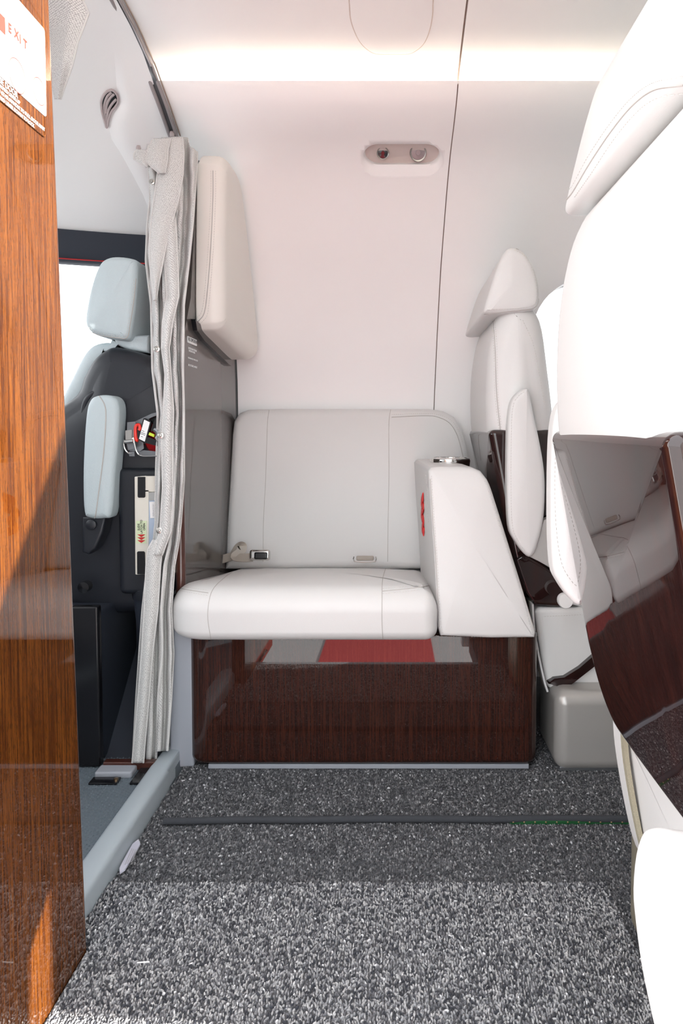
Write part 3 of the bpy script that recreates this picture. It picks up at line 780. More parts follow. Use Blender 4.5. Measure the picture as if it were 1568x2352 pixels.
# red ribbon on the inner side of the armrest
rp = [a for a, b in on_surface(arm, [(973, 1141), (970, 1152), (973, 1165), (970, 1178), (973, 1196), (972, 1212), (975, 1222)], 0.002)]
if len(rp) > 3: obj('pull_ribbon', *ribbon(rp, Vector((-1, -0.1, 0.05)), 0.020, 0.002), 'red', seat)['label'] = 'bright red fabric pull ribbon'
# lap belt
bp_ = [P(512, 1284, 1.845), P(535, 1276, 1.835), P(548, 1258, 1.83), P(556, 1254, 1.825), P(552, 1268, 1.82), P(540, 1279, 1.812), P(560, 1281, 1.80), P(582, 1280, 1.795)]
obj('belt_strap', *ribbon(cr(bp_, 6), Vector((0.35, -0.75, 0.6)), 0.024, 0.0022), 'strap', seat)
bk = P(598, 1278, 1.79)
def buckle(lo, hi, r): return xf(rbox(lo, hi, r, 4), Matrix.Translation(bk) @ Matrix.Rotation(math.radians(-14), 4, 'X'))
bkl = obj('belt_buckle', *buckle((-0.027, -0.010, -0.010), (0.025, 0.010, 0.017), 0.007), 'chrome', seat)
obj('release_lever', *buckle((-0.014, -0.0135, -0.008), (0.019, -0.002, 0.010), 0.004), 'black_gloss', bkl)
tg = P(838, 1283, 1.80)
ton = obj('belt_tongue', *xf(rbox((-0.022, -0.004, -0.005), (0.022, 0.004, 0.007), 0.003), Matrix.Translation(tg)), 'strap', seat)
obj('tongue_frame', *tube([tg + Vector(p) for p in ((-0.027, -0.005, 0.006), (-0.029, -0.006, 0.0), (-0.027, -0.007, -0.006), (-0.01, -0.008, -0.008), (0.01, -0.008, -0.008), (0.027, -0.007, -0.006), (0.029, -0.006, 0.0), (0.027, -0.005, 0.006))], 0.0016, 6), 'chrome', ton)

# ================================================================== DIVIDER BESIDE THE SEAT
DXF = -0.445
div = thing('divider', (DXF - 0.012, 1.75, 0.0), 'glossy taupe divider panel between the seat and the cockpit entry', 'divider')
do = [(1.523, 0.02), (1.523, 0.42), (1.523, 0.60), (1.523, 0.90), (1.585, 1.00), (1.645, 1.27), (1.69, 1.335)] + [(far_y(z) - 0.0015, z) for z in (1.33, 1.30, 1.22, 1.12, 1.0, 0.85, 0.6, 0.3, 0.02)]
obj('laminate', *prism(do, DXF - 0.016, DXF, lambda a, b, c: (c, a, b)), 'laminate', div, sharp=60)
ed = [Vector((DXF - 0.010, y - 0.002, z)) for y, z in do[:3]]
obj('wood_edge', *tube(cr(ed, 4), 0.0105, 10), 'edge_wood', div)
obj('wall_seal', *tube([Vector((DXF + 0.001, y - 0.001, z)) for y, z in do[7:]], 0.0022, 6), 'black_gloss', div)
jb = trimj = obj('trim_3', *rbox((P(388, 1600, 1.49).x, 1.487, 0.0), (bx0 + 0.012, 1.517, 0.30), 0.006), 'jamb'); tag(jb, 'plain grey jamb strip under the curtain beside the wooden base', kind='structure')
# printed notices
def dtxt(nm, s, px, py, size, m='white_ink', al='LEFT'):
    p = PXp(px, py, DXF + 0.0012)
    return text(nm, s, size, p, (0, 1, 0), (0, 0, 1), m, div, al, 0.0001)
pa, pb_ = PXp(430.5, 785, DXF + 0.0008), PXp(452, 785, DXF + 0.0008)
za, zb = PXp(431, 787, DXF).z, PXp(431, 772, DXF).z
lo_ = rrect(pa.y, pb_.y, za, zb, 0.003, 4)
obj('notice_plate', *cushion(lo_, DXF, DXF + 0.0012, 0.0004, lambda a, b, c: (c, a, b), r0=0.0002, seg=2), 'white_ink', div)
text('notice_text', 'NO SMOKING', 0.0118, Vector((DXF + 0.0014, pa.y + 0.003, za + 0.0045)), (0, 1, 0), (0, 0, 1), 'ink', div, 'LEFT', 0.0001)
for sx_, py_, t_ in ((432, 801, 'OXYGEN MASK FOR USE'), (433, 807, 'THIS SIDE OF AISLE'), (431.5, 823, 'FASTEN SEAT BELT WHILE SEATED'), (432, 840, 'LIFE VEST INSIDE ARMREST')):
    dtxt('notice_text', t_, 0.0072 if len(t_) < 26 else 0.006, sx_, py_, 0.0072 if len(t_) < 26 else 0.006) if False else text('notice_text', t_, 0.0060 if len(t_) < 26 else 0.0050, PXp(sx_, py_, DXF + 0.0006), (0, 1, 0), (0, 0, 1), 'white_ink', div, 'LEFT', 0.0001)
# leather pad on the divider
po = [(1.645, 1.285), (1.665, 1.325), (1.705, 1.350), (1.79, 1.352), (1.835, 1.338), (1.872, 1.29), (1.915, 1.20), (1.955, 1.10), (1.99, 0.985), (1.996, 0.945), (1.985, 0.915), (1.95, 0.902), (1.90, 0.903), (1.75, 0.922), (1.66, 0.934), (1.632, 0.945), (1.622, 0.975), (1.628, 1.10)]
pad = thing('divider_pad', (DXF, 1.8, 0.90), 'tall beige leather pad with stitched edge fixed on the taupe divider', 'pad')
pm = obj('pad_cushion', *cushion(smooth_outline(po, 5), DXF, DXF + 0.062, 0.030, lambda a, b, c: (c + (0.012 * max(0, (1.35 - b) / 0.45) * max(0, (a - 1.6) / 0.35) if c > DXF + 0.02 else 0), a, b), crown=0.006, r0=0.004, seg=7), 'beige_leather', pad)
seam('seam', pm, [(489, 392), (489, 450), (485, 550), (478, 650), (470, 715), (458, 735), (442, 748)], r=0.001, parent=pm)
stitches('stitching', pm, [[(484, 392), (484, 450), (479, 550), (472, 650), (464, 712), (452, 730), (438, 740)], [(495, 392), (495, 450), (491, 550), (484, 650), (477, 718), (465, 738), (450, 752)]], parent=pm)
obj('gap_strip', *prism([(1.585, 0.955), (1.60, 0.932), (1.66, 0.917), (1.90, 0.885), (1.935, 0.883), (1.95, 0.91), (1.70, 0.94)], DXF, DXF + 0.010, lambda a, b, c: (c, a, b)), 'black_gloss', pad, smooth=False)  # black slab stands in for the dark gap below the pad

# ================================================================== CURTAINS
def fabric(name, grid, m, parent, thick=0.0016):
    V, Fc = loft(grid, False); n = len(grid[0])
    o = obj(name, V, Fc, m, parent, sharp=80, wn_=False)
    me = o.data; uvl = me.uv_layers.new(name='UVMap')
    us = [0.0]
    for a, b in zip(grid[len(grid) // 2], grid[len(grid) // 2][1:]): us.append(us[-1] + (b - a).length)
    vs_ = [0.0]
    for a, b in zip(grid, grid[1:]): vs_.append(vs_[-1] + (b[n // 2] - a[n // 2]).length)
    vi = np.zeros(len(me.loops), np.int32); me.loops.foreach_get('vertex_index', vi)
    uv = np.stack([np.array(us)[vi % n], np.array(vs_)[vi // n]], -1)
    uvl.data.foreach_set('uv', uv.astype(np.float32).reshape(-1))
    sd = o.modifiers.new('t', 'SOLIDIFY'); sd.thickness = thick; sd.offset = 0
    return o
CY = [320, 345, 370, 450, 520, 600, 700, 850, 950, 1100, 1200, 1250, 1300, 1400, 1500, 1600, 1745]
CLx = [340, 338, 340, 345, 338, 335, 347, 350, 362, 358, 357, 352, 338, 327, 320, 313, 305]
CRx = [452, 452, 452, 447, 442, 434, 422, 420, 422, 422, 415, 409, 400, 393, 398, 393, 383]
def cur_depth(y): return interp(y, [300, 450, 600, 750, 1000, 1300, 1750], [1.625, 1.575, 1.535, 1.49, 1.475, 1.465, 1.462])
def cur_pt(u, y, dd=0.0, wob=1.0):
    l, r = interp(y, CY, CLx), interp(y, CY, CRx)
    ph = 0.9 * math.sin(y / 170.0) * wob + 0.5 * math.sin(y / 61.0 + 2) * wob
    am = interp(y, [320, 420, 1250, 1400, 1745], [0.020, 0.022, 0.022, 0.018, 0.016])
    k = 2 * math.pi * 3.6 * u + ph
    x = l + (r - l) * min(1, max(0, u + 0.035 * math.sin(2 * k) * math.sin(math.pi * u)))
    dpt = cur_depth(y) + am * math.cos(k) + (0.006 * math.sin(y / 38.0 + 9 * u) + 0.005 * math.sin(y / 23.0 - 14 * u + 1.5) + 0.003 * math.sin(y / 11.0 + 31 * u)) * wob * interp(y, [1250, 1400], [1.0, 0.3]) + dd + 0.012 * (1 - u)
    return P(x, y, dpt)
cur = thing('doorway_curtain', tuple(PZ(345, 1750, 0.02)), 'long woven light grey curtain gathered beside the seat in the cockpit doorway', 'curtain')
ys = list(np.linspace(318, 1742, 190))
def hem_y(u, y):
    e = interp(u, [0, 0.28, 0.30, 0.33, 0.68, 0.70, 1], [10, 12, 0, 2, 2, -16, -18]); top = interp(u, [0, 0.3, 0.6, 0.8, 0.82, 1], [14, -2, -4, -2, 12, 30])
    return y + (e * max(0, (y - 1500) / 242.0)) + top * max(0, (420 - y) / 100.0)
grid = [[cur_pt(u, hem_y(u, y)) for u in np.linspace(0, 1, 90)] for y in ys]
drape = fabric('drape', grid, 'curtain', cur)
for u, off in ((0.0, 0.0), (0.30, -0.006), (0.66, -0.006), (1.0, 0.0)):
    obj('hem', *tube([cur_pt(u, hem_y(u, y), off) for y in ys], 0.0026, 6), 'hem', cur)
# second layer in front: narrow folded flap that hangs over the drape
def flap(nm, rows_, dd):
    g = []
    for (y, l, r) in rows_:
        g.append([P(l + (r - l) * t, y, cur_depth(y) - dd - 0.010 * math.sin(math.pi * t)) for t in np.linspace(0, 1, 14)])
    gg = []
    for a, b in zip(g, g[1:]):
        for k in range(8): gg.append([p.lerp(q, k / 8) for p, q in zip(a, b)])
    gg.append(g[-1])
    f = fabric(nm, gg, 'curtain', cur)
    obj('hem', *tube([r_[-1] for r_ in gg], 0.0022, 6), 'hem', f); obj('hem', *tube([r_[0] for r_ in gg], 0.0022, 6), 'hem', f)
    return f
flap('fold', [(316, 378, 418), (350, 372, 422), (400, 362, 420), (450, 355, 412), (500, 348, 398), (560, 344, 382), (610, 345, 372), (650, 350, 364), (690, 355, 358)], 0.035)
flap('fold', [(470, 384, 398), (520, 378, 404), (600, 378, 408), (680, 384, 410), (740, 374, 396), (800, 372, 388), (860, 380, 392), (940, 376, 398), (1020, 372, 396), (1120, 374, 396), (1220, 368, 392), (1275, 350, 372)], 0.028)
flap('fold', [(1240, 352, 366), (1262, 340, 372), (1300, 336, 368), (1400, 332, 362), (1500, 326, 350), (1600, 318, 342), (1700, 309, 333), (1752, 304, 329)], 0.022)
flap('fold', [(318, 352, 392), (340, 340, 386), (372, 336, 384), (398, 366, 378)], 0.048)
flap('fold', [(344, 316, 352), (352, 308, 350), (366, 308, 346), (384, 336, 342)], 0.040)
for a, b, dd in ((349, 418, 0.032), (360, 802, 0.034), (369, 1000, 0.034), (366, 1218, 0.030)):
    c = P(a, b, cur_depth(b) - dd); bt = obj('snap_button', *lathe([(0.0, 0.0), (0.0062, 0.0), (0.0062, 0.002), (0.004, 0.003), (0.003, 0.0028), (0.002, 0.0045), (0.0, 0.005)], c, 16, Vector((0.1, -1, 0.1))), 'metal', cur)
hk = P(318, 340, 1.62); obj('hook_bead', *lathe([(0.0, -0.006), (0.004, -0.005), (0.0055, 0), (0.004, 0.005), (0.0, 0.006)], hk, 14), 'vent', cur)
# the other half, drawn back behind the wooden partition
c2 = thing('stowed_curtain', tuple(P(135, 230, 1.12)), 'woven curtain corner hanging behind the top of the wooden partition', 'curtain')
g = []
for y, l, r in ((-40, 92, 196), (0, 96, 191), (26, 98, 203), (60, 102, 192), (95, 106, 178), (150, 112, 165), (200, 120, 147), (228, 126, 138)):
    g.append([P(l + (r - l) * t, y + (10 * (t - 0.6) if y < 60 else 0), 1.14 + 0.03 * abs(t - 0.62) + 0.01 * math.sin(y / 30)) for t in np.linspace(0, 1, 20)])
gg = []
for a, b in zip(g, g[1:]):
    for k in range(6): gg.append([p.lerp(q, k / 6) for p, q in zip(a, b)])
gg.append(g[-1])
fabric('drape', gg, 'curtain', c2); obj('hem', *tube([r_[-1] for r_ in gg], 0.0022, 6), 'hem', c2)

# ================================================================== READING LIGHT, AIR NOZZLE
def nozzle(nm, px, py, rpx, label, cat, lens):
    Y = 1.830; c = P(px, py, Y); r = rpx / F * Y; ax = Vector((0.0, -0.85, -0.42)).normalized()
    t = thing(nm, tuple(c - ax * 0.03), label, cat)
    obj('body', *lathe([(r * 1.25, -0.045), (r * 1.2, -0.02), (r * 1.02, -0.012), (r, -0.002), (r * 0.95, 0.0), (r * 0.82, -0.001), (r * 0.80, -0.006)], c, 32, ax), 'metal', t)
    obj('face', *lathe([(r * 0.84, -0.007), (r * 0.84, -0.004), (r * 0.3, -0.003), (r * 0.28, -0.002), (r * 0.05, -0.002)], c, 32, ax), lens, t)
    return t
nozzle('reading_light', 879, 352, 14, 'small metal reading light with dark lens in the wall pocket', 'light', 'lens')
nozzle('air_nozzle', 960, 351, 19, 'round grey air nozzle beside the reading light in the wall pocket', 'air vent', 'gasper')

# ================================================================== FLOOR LIGHT STRIP
fs = thing('floor_light_strip', tuple(PZ(900, 1890, 0.0)), 'charcoal covered light strip cord lying across the carpet before the seat', 'light strip')
cpts = [PZ(x, y, 0.0085) for x, y in ((376, 1886), (420, 1886), (560, 1883), (700, 1883), (850, 1881), (1000, 1881), (1120, 1882), (1250, 1880), (1380, 1881), (1500, 1881), (1700, 1881))]
obj('cord', *tube(cr(cpts, 8), 0.0062, 10), 'cord', fs)
l0, l1 = PZ(1170, 1889, 0.004), PZ(1600, 1889, 0.004)
obj('led_board', *rbox((l0.x, l0.y - 0.0015, 0.0005), (l1.x, l0.y + 0.006, 0.008), 0.001), 'led_green', fs)
for k in range(12):
    x = P(1178 + 25 * k, 1888, l0.y).x
    obj('led_dot', *rbox((x - 0.0014, l0.y - 0.0026, 0.004), (x + 0.0014, l0.y - 0.001, 0.0066), 0.0004, 1), 'copper', fs)
# plastic tag on the carpet
t0 = thing('plastic_tag', tuple(PZ(297, 1966, 0.006)), 'small clear lavender plastic tag lying on the carpet by the threshold rail', 'tag')
tq = [PZ(a, b, 0.010) for a, b in ((318, 1927), (322, 1938), (314, 1952), (287, 1996), (275, 2004), (274, 1994), (284, 1974), (304, 1938))]
obj('card', [p for p in tq] + [p - Vector((0, 0, 0.003)) for p in tq], [tuple(range(8)), tuple(range(15, 7, -1))] + [(i, (i + 1) % 8, 8 + (i + 1) % 8, 8 + i) for i in range(8)], mat('lavender_card', (0.62, 0.62, 0.72), 0.25), t0, smooth=False)
for k in range(4):
    a, b = PZ(287 + 5 * k, 1986 - 2 * k, 0.0103), PZ(303 + 4 * k, 1949 + 1 * k, 0.0103)
    obj('printed_line', *tube([a, b], 0.0006, 4), 'grey_ink', t0)
ln_ = obj('paper_scrap', *xf(rbox((-0.008, -0.0008, 0), (0.008, 0.0012, 0.001), 0.0003, 1), Matrix.Translation(PZ(329, 2211, 0.0115)) @ Matrix.Rotation(0.1, 4, 'Z')), 'white_ink'); tag(ln_, 'tiny white paper scrap lying on the grey carpet', 'scrap')

# ================================================================== EXIT PLACARD ON THE WOODEN PARTITION
XP = WPX + 0.001
plc = thing('exit_placard', tuple(PXp(107, 270, XP)), 'white exit placard with red arrow on the wooden partition', 'sign')
yR = PXp(105, 170, XP).y; zTop = PXp(102, 67, XP).z; zBot = PXp(107, 270, XP).z
pw_ = 0.26
obj('plate', *cushion(rrect(yR - pw_, yR, zBot, zTop, 0.004, 4), WPX, XP, 0.0003, lambda a, b, c: (c, a, b), r0=0.0002, seg=2), 'white_plastic', plc)
zl = PXp(103, 133, XP).z
obj('rule', *box((XP, yR - pw_, zl - 0.0004), (XP + 0.0003, yR, zl + 0.0004)), 'grey_ink', plc, smooth=False)
pE = PXp(18, 68, XP)
for ch_, a_, b_ in (('E', 19, 70), ('X', 33, 83), ('I', 45, 97), ('T', 54, 106)):
    text('exit_letter', ch_, 0.0135, PXp(a_, b_, XP + 0.0007), (0, 1, 0), (0, 0, 1), 'faint_red', plc, 'LEFT', 0.0002, 0.0003)
aw = PXp(3, 52, XP + 0.0003)
obj('arrow', [aw + Vector((0, a, b)) for a, b in ((-0.04, 0), (-0.02, 0.018), (-0.02, 0.009), (0.008, 0.009), (0.008, -0.009), (-0.02, -0.009), (-0.02, -0.018))], [(0, 1, 6), (2, 3, 4, 5)], 'faint_red', plc, smooth=False)
for cyc, czc, rr in ((PXp(40, 195, XP).y, PXp(40, 175, XP).z, 0.018), (PXp(90, 215, XP).y, PXp(90, 210, XP).z, 0.015)):
    obj('pictogram', *tube([Vector((XP + 0.0001, cyc + rr * math.cos(a), czc + rr * math.sin(a))) for a in np.linspace(0, 2 * math.pi, 24)[:-1]], 0.0005, 4, True), 'faint_red', plc)
fl = thing('door_instructions', tuple(PXp(104, 318, XP)), 'clear film with white door closing instructions under the exit placard', 'sign')
z0 = PXp(106, 318, XP).z; yF = PXp(105, 318, XP).y
obj('film_edge', *tube([Vector((XP, yF - 0.3, z0)), Vector((XP, yF - 0.004, z0)), Vector((XP, yF, z0 + 0.004)), Vector((XP, yF, zBot - 0.001))], 0.0006, 5), 'wood_panel', fl)
for s_, px_e, py_e, sz in (('TO CLOSE DOOR', 41, 226, 0.0088), ('PUSH INWARD LEVER UP', 46, 241, 0.0056), ('USE UP-STAIR HANDLE TO PULL DOOR SHUT', 103, 302, 0.0056), ('PUSH INWARD LEVER DOWN TO LOCK', 79, 294, 0.0056)):
    text('instruction_text', s_, sz, PXp(px_e, py_e, XP), (0, 1, 0), (0, 0, 1), 'white_ink', fl, 'RIGHT', 0.0001, 0.00005)

# ================================================================== CABIN ARMCHAIRS (backs towards the left)
YS = 1.50
def xz(q, Y=YS): return [(P(a, b, Y).x, P(a, b, Y).z) for a, b in q]
HEAD = xz([(1113, 714), (1115, 700), (1123, 672), (1140, 620), (1156, 582), (1172, 567), (1192, 569), (1214, 588), (1230, 620), (1239, 660), (1239, 692), (1228, 709), (1195, 716), (1150, 718), (1124, 719)], 1.535)
BACK = [(0.208, 0.690), (0.201, 0.76), (0.202, 0.84), (0.210, 0.905), (0.224, 0.955), (0.246, 0.985), (0.285, 0.985), (0.318, 0.95), (0.335, 0.85), (0.352, 0.70), (0.36, 0.50), (0.35, 0.42), (0.30, 0.42), (0.262, 0.50), (0.236, 0.60)]
ARMP = xz([(1176, 918), (1190, 901), (1206, 893), (1215, 900), (1226, 955), (1240, 1020), (1250, 1085), (1251, 1150), (1246, 1205), (1232, 1258), (1219, 1279), (1203, 1272), (1180, 1240), (1168, 1208), (1164, 1120), (1165, 1000), (1169, 945)])
LINK = xz([(1213, 1278), (1232, 1245), (1250, 1195), (1275, 1185), (1300, 1300), (1276, 1312), (1240, 1292)])
def shell_x(z): return interp(z, [0.30, 0.346, 0.447, 0.616, 0.70, 0.72], [0.284, 0.276, 0.251, 0.2200, 0.204, 0.200])
def armchair(yc, hw, ais, label, arm_dx=0.0, arm_off=0.0, arm_s=1.0, head=(0.0, 0.0, 1.0)):
    t = thing('armchair', (0.46, yc, 0.0), label, 'armchair', 'cabin armchairs')
    y0, y1 = yc - hw, yc + hw
    my = lambda a, b, c: (a, c, b)
    b = obj('backrest', *cushion(smooth_outline(BACK, 4), y0, y1, 0.045, my, crown=0.006, r0=0.045, crown0=0.006, seg=7), 'leather', t)
    h = obj('headrest', *cushion(smooth_outline([(a + head[0], 0.962 + (bq - 0.962) * head[2] + head[1]) for a, bq in HEAD], 5), y0 - 0.008, y1 + 0.008, 0.014, my, crown=0.003, r0=0.014, crown0=0.003, seg=6), 'leather', t)
    so = rrect(y0 - 0.006, y1 + 0.006, 0.335, 0.713, [0.07, 0.07, 0.012, 0.012], 7)
    so2 = []
    for (a, bb_), (c, d) in zip(so, so[1:] + so[:1]):
        k = max(1, int(math.hypot(c - a, d - bb_) / 0.03))
        for i in range(k): so2.append((a + (c - a) * i / k, bb_ + (d - bb_) * i / k))
    sh = obj('back_shell', *cushion(so2, 0.15, 0.0, 0.016, lambda a, bq, c: (shell_x(bq) + c - 0.003 * math.cos((a - yc) / hw * 1.3), a, bq), crown=0.004, r0=0.01, seg=6), 'shell', t, sharp=60)
    ya = (y0 - 0.052, y0 - 0.006) if ais < 0 else (y1 + 0.004 + arm_off, y1 + 0.05 + arm_off)
    ao_ = smooth_outline([(0.236 + (a - 0.236) * arm_s + arm_dx, 0.615 + (bq - 0.615) * arm_s) for a, bq in ARMP], 3)
    a_ = obj('armrest', *cushion(ao_, ya[0], ya[1], 0.012, my, crown=0.003, r0=0.012, crown0=0.003), 'leather', t)
    lo_ = [(0.236 + (a - 0.236) * arm_s + arm_dx, 0.615 + (bq - 0.615) * arm_s) for a, bq in LINK]
    obj('armrest_bracket', *cushion(lo_, ya[0] + 0.012, ya[1] - 0.006, 0.003, my, r0=0.003, seg=2), mat('bracket_grey', (0.40, 0.39, 0.375), 0.5), t)
    obj('seat_cushion', *cushion(rrect(y0 - 0.005, y1 + 0.005, 0.34, 0.455, 0.03, 5), 0.36, 0.86, 0.04, lambda a, bq, c: (c, a, bq), crown=0.0, r0=0.02), 'leather', t)
    sk0, sk1 = (y0 - 0.015, y1 - 0.01) if ais < 0 else (y0 + 0.01, y1 + 0.015)
    sk = obj('skirt', *cushion(rrect(sk0, sk1, 0.150, 0.330, 0.012, 3), 0.302, 0.80, 0.012, lambda a, bq, c: (c + 0.16 * (0.33 - bq), a, bq), r0=0.016), 'leather', t)
    fy = sk0 - 0.006 if ais < 0 else sk1 + 0.006
    # stitched flap along the lower back corner with hook-and-loop edge
    fpts = [(0.296, 0.340), (0.300, 0.29), (0.310, 0.23), (0.322, 0.175), (0.330, 0.150)]
    fv = cr([Vector((a, fy, bq)) for a, bq in fpts], 5)
    dirn = -1 if ais > 0 else 1
    fl_ = obj('skirt_flap', *ribbon([p + Vector((0.0, dirn * 0.012, 0)) for p in fv], Vector((-1, 0, -0.15)), 0.03, 0.004), 'leather', sk)
    obj('velcro_strip', *ribbon([p + Vector((0.001, dirn * 0.034, 0)) for p in fv], Vector((-1, 0, -0.15)), 0.011, 0.006), 'velcro', sk)
    wy = fy - 0.008 if ais < 0 else fy - 0.010
    wt = xz([(1262, 1576), (1285, 1583), (1312, 1582), (1372, 1535), (1440, 1490), (1440, 1460), (1372, 1508), (1335, 1540), (1300, 1562), (1276, 1565)])
    obj('wood_trim', *prism(wt, wy, wy + 0.018, my), 'shell', t, sharp=60)
    py0, py1 = (y0 - 0.082, y0 + 0.10) if ais < 0 else (y1 - 0.10, y1 + 0.082)
    obj('pedestal', *rbox((0.335, py0, 0.0), (0.72, py1, 0.168), 0.026, 5), 'metal_paint' if ais < 0 else 'champagne', t)
    obj('pedestal_foot', *rbox((0.345, py0 + 0.008, -0.002), (0.71, py1 - 0.01, 0.010), 0.003), 'steel', t)
    obj('side_shell', *cushion(xz([(1190, 1290), (1215, 1280), (1250, 1300), (1300, 1335), (1335, 1365), (1335, 1398), (1290, 1402), (1235, 1398), (1215, 1370)]), y0 - 0.014 if ais < 0 else y1, y0 + 0.01 if ais < 0 else y1 + 0.014, 0.005, my, r0=0.005, seg=4), 'shell', t, sharp=60)
    lv = [P(1297, 1379, 1.47), P(1318, 1381, 1.47), P(1345, 1390, 1.47)]
    dyl = 0.0 if ais < 0 else (y1 + 0.03 - 1.47)
    lev = obj('recline_lever', *tube([p + Vector((0, dyl, 0)) for p in cr(lv, 5)], 0.0085, 10, taper=list(np.linspace(1, 0.7, 11))), 'white_plastic', t)
    obj('lever_hub', *lathe([(0.0, -0.012), (0.014, -0.012), (0.0155, -0.006), (0.0155, 0.006), (0.014, 0.010), (0.0, 0.010)], lv[0] + Vector((0, dyl, 0)), 24, Vector((0, -1, 0))), 'white_plastic', lev)
    return t, b, h, a_, sk, fl_
fs_, fb, fh, fa, fsk, ffl = armchair(1.745, 0.20, -1, 'far white leather armchair with dark wood back, beside the cabin window')
ns_, nb, nh, na, nsk, nfl = armchair(0.735, 0.195, 1, 'near white leather armchair with glossy wood back, cut by the right frame edge', -0.028, 0.01, 0.80, (0.026, 0.026, 1.30))
# stitched seams of both chairs
stitches('stitching', fh, [[(1120, 712), (1190, 708), (1222, 702), (1231, 688), (1232, 660), (1224, 622), (1204, 588), (1180, 574)]])
seam('seam', fh, [(1112, 722), (1190, 713), (1226, 707), (1236, 690), (1237, 660), (1229, 620), (1208, 584), (1182, 570)], r=0.001)
stitches('stitching', fb, [[(1128, 735), (1134, 800), (1136, 900), (1146, 990)], [(1136, 735), (1141, 800), (1143, 900), (1152, 990)], [(1200, 735), (1224, 790), (1238, 860), (1250, 930)]])
seam('seam', fb, [(1132, 735), (1137, 800), (1140, 900), (1149, 990)], r=0.001)
stitches('stitching', fa, [[(1182, 920), (1194, 906), (1206, 899)], [(1180, 925), (1175, 960), (1173, 1100), (1176, 1205), (1190, 1242), (1206, 1266), (1218, 1272)]])
stitches('stitching', fsk, [[(1250, 1416), (1330, 1412), (1370, 1408)]])
stitches('stitching', nh, [[(1568, 176), (1500, 190), (1450, 225), (1400, 285), (1350, 360), (1315, 425), (1300, 440)], [(1568, 214), (1510, 224), (1462, 258), (1410, 320), (1360, 395), (1318, 455)]], ln=0.004)
seam('seam', nh, [(1568, 195), (1505, 205), (1455, 240), (1405, 300), (1354, 376), (1318, 437), (1302, 458)], r=0.0011)
stitches('stitching', na, [[(1276, 1000), (1274, 1100), (1276, 1200), (1288, 1290), (1312, 1335), (1330, 1350)]])

# ================================================================== DOOR JAMB LINING, LOWER RIGHT
tr2 = obj('trim_2', *cushion(smooth_outline(xz([(1500, 1909), (1478, 1925), (1463, 1970), (1456, 2050), (1461, 2120), (1476, 2230), (1500, 2345), (1532, 2480), (1545, 2700), (1700, 2700), (1900, 2600), (1900, 1930), (1700, 1925), (1568, 1912), (1530, 1906)], 0.515), 3), 0.42, 0.53, 0.016, lambda a, b, c: (a, c, b), r0=0.016), 'white_plastic')
tag(tr2, 'smooth white rounded lining of the door jamb, bottom right', kind='structure')

# ================================================================== COCKPIT: PILOT SEAT AND WHAT HANGS ON IT
ps = thing('pilot_seat', (-0.70, 1.75, 0.016), 'cockpit seat with grey blue leather headrest, armrest and black shell', 'seat')
def xzp(q, Y): return [(P(a, b, Y).x, P(a, b, Y).z) for a, b in q]
my = lambda a, b, c: (a, c, b)
hd = obj('headrest', *cushion(smooth_outline(xzp([(236, 596), (262, 588), (300, 592), (313, 604), (313, 650), (308, 710), (300, 760), (292, 779), (272, 780), (225, 771), (203, 758), (194, 738), (198, 700), (208, 655), (222, 615)], 1.56), 4), 1.82, 1.555, 0.018, my, crown=0.006, r0=0.02), 'pilot_leather', ps)
stitches('stitching', hd, [[(204, 752), (225, 764), (272, 772), (288, 770), (295, 740), (303, 690), (308, 640)]])
seam('seam', hd, [(200, 756), (224, 768), (272, 776), (292, 774), (299, 742), (307, 690), (312, 640)], r=0.0012)
obj('headrest_chin', *cushion(xzp([(262, 772), (290, 772), (345, 770), (345, 812), (300, 806), (268, 792)], 1.60), 1.80, 1.59, 0.01, my, r0=0.01), 'pilot_leather', ps)
for dx in (0, 1): obj('headrest_post', *tube([P(278 + 45 * dx, 780, 1.62), P(278 + 45 * dx, 830, 1.62)], 0.007, 10), 'black_gloss', ps)
obj('chrome_clip', *rbox(tuple(P(304, 820, 1.60)), tuple(P(312, 814, 1.60) + Vector((0, 0.02, 0))), 0.001, 1), 'chrome', ps)
obj('back_cushion', *cushion(smooth_outline(xzp([(120, 1100), (130, 950), (168, 860), (196, 808), (222, 789), (252, 787), (262, 800), (262, 1100)], 1.60), 3), 1.86, 1.592, 0.02, my, r0=0.02), 'pilot_leather', ps)
sh = [(60, 1372), (60, 1120), (110, 960), (168, 905), (184, 866), (206, 826), (232, 803), (262, 795), (330, 812), (368, 835), (392, 900), (392, 1372)]
obj('back_shell', *cushion(smooth_outline(xzp(sh, 1.56), 4), 1.90, 1.555, 0.035, my, crown=0.01, r0=0.03, seg=7), 'black', ps)
obj('shell_ridge', *tube(cr([P(a, b, 1.557) for a, b in ((186, 1000), (190, 950), (198, 920), (216, 903), (242, 897), (264, 902), (277, 925), (280, 980), (272, 1120))], 6), 0.006, 10), 'black', ps)
obj('lower_pocket', *cushion(rrect(P(272, 1200, 1.53).x, P(400, 1200, 1.53).x, P(280, 1365, 1.53).z, P(280, 1076, 1.53).z, 0.012, 4), 1.57, 1.525, 0.012, my, r0=0.004), 'black', ps)
ar = obj('armrest', *cushion(smooth_outline(xzp([(203, 925), (215, 911), (240, 907), (262, 913), (272, 936), (270, 990), (262, 1090), (254, 1180), (236, 1191), (205, 1190), (192, 1176), (189, 1100), (192, 1010), (197, 950)], 1.495), 4), 1.545, 1.49, 0.014, my, crown=0.004, r0=0.01), 'pilot_leather', ps)
seam('seam', ar, [(228, 910), (240, 930), (243, 960), (238, 1040), (228, 1120), (220, 1180), (216, 1192)], r=0.0013)
hb = obj('hinge_bracket', *cushion(xzp([(186, 1188), (240, 1188), (233, 1225), (218, 1260), (200, 1275), (186, 1270)], 1.50), 1.545, 1.505, 0.006, my, r0=0.003, seg=3), 'black', ps)
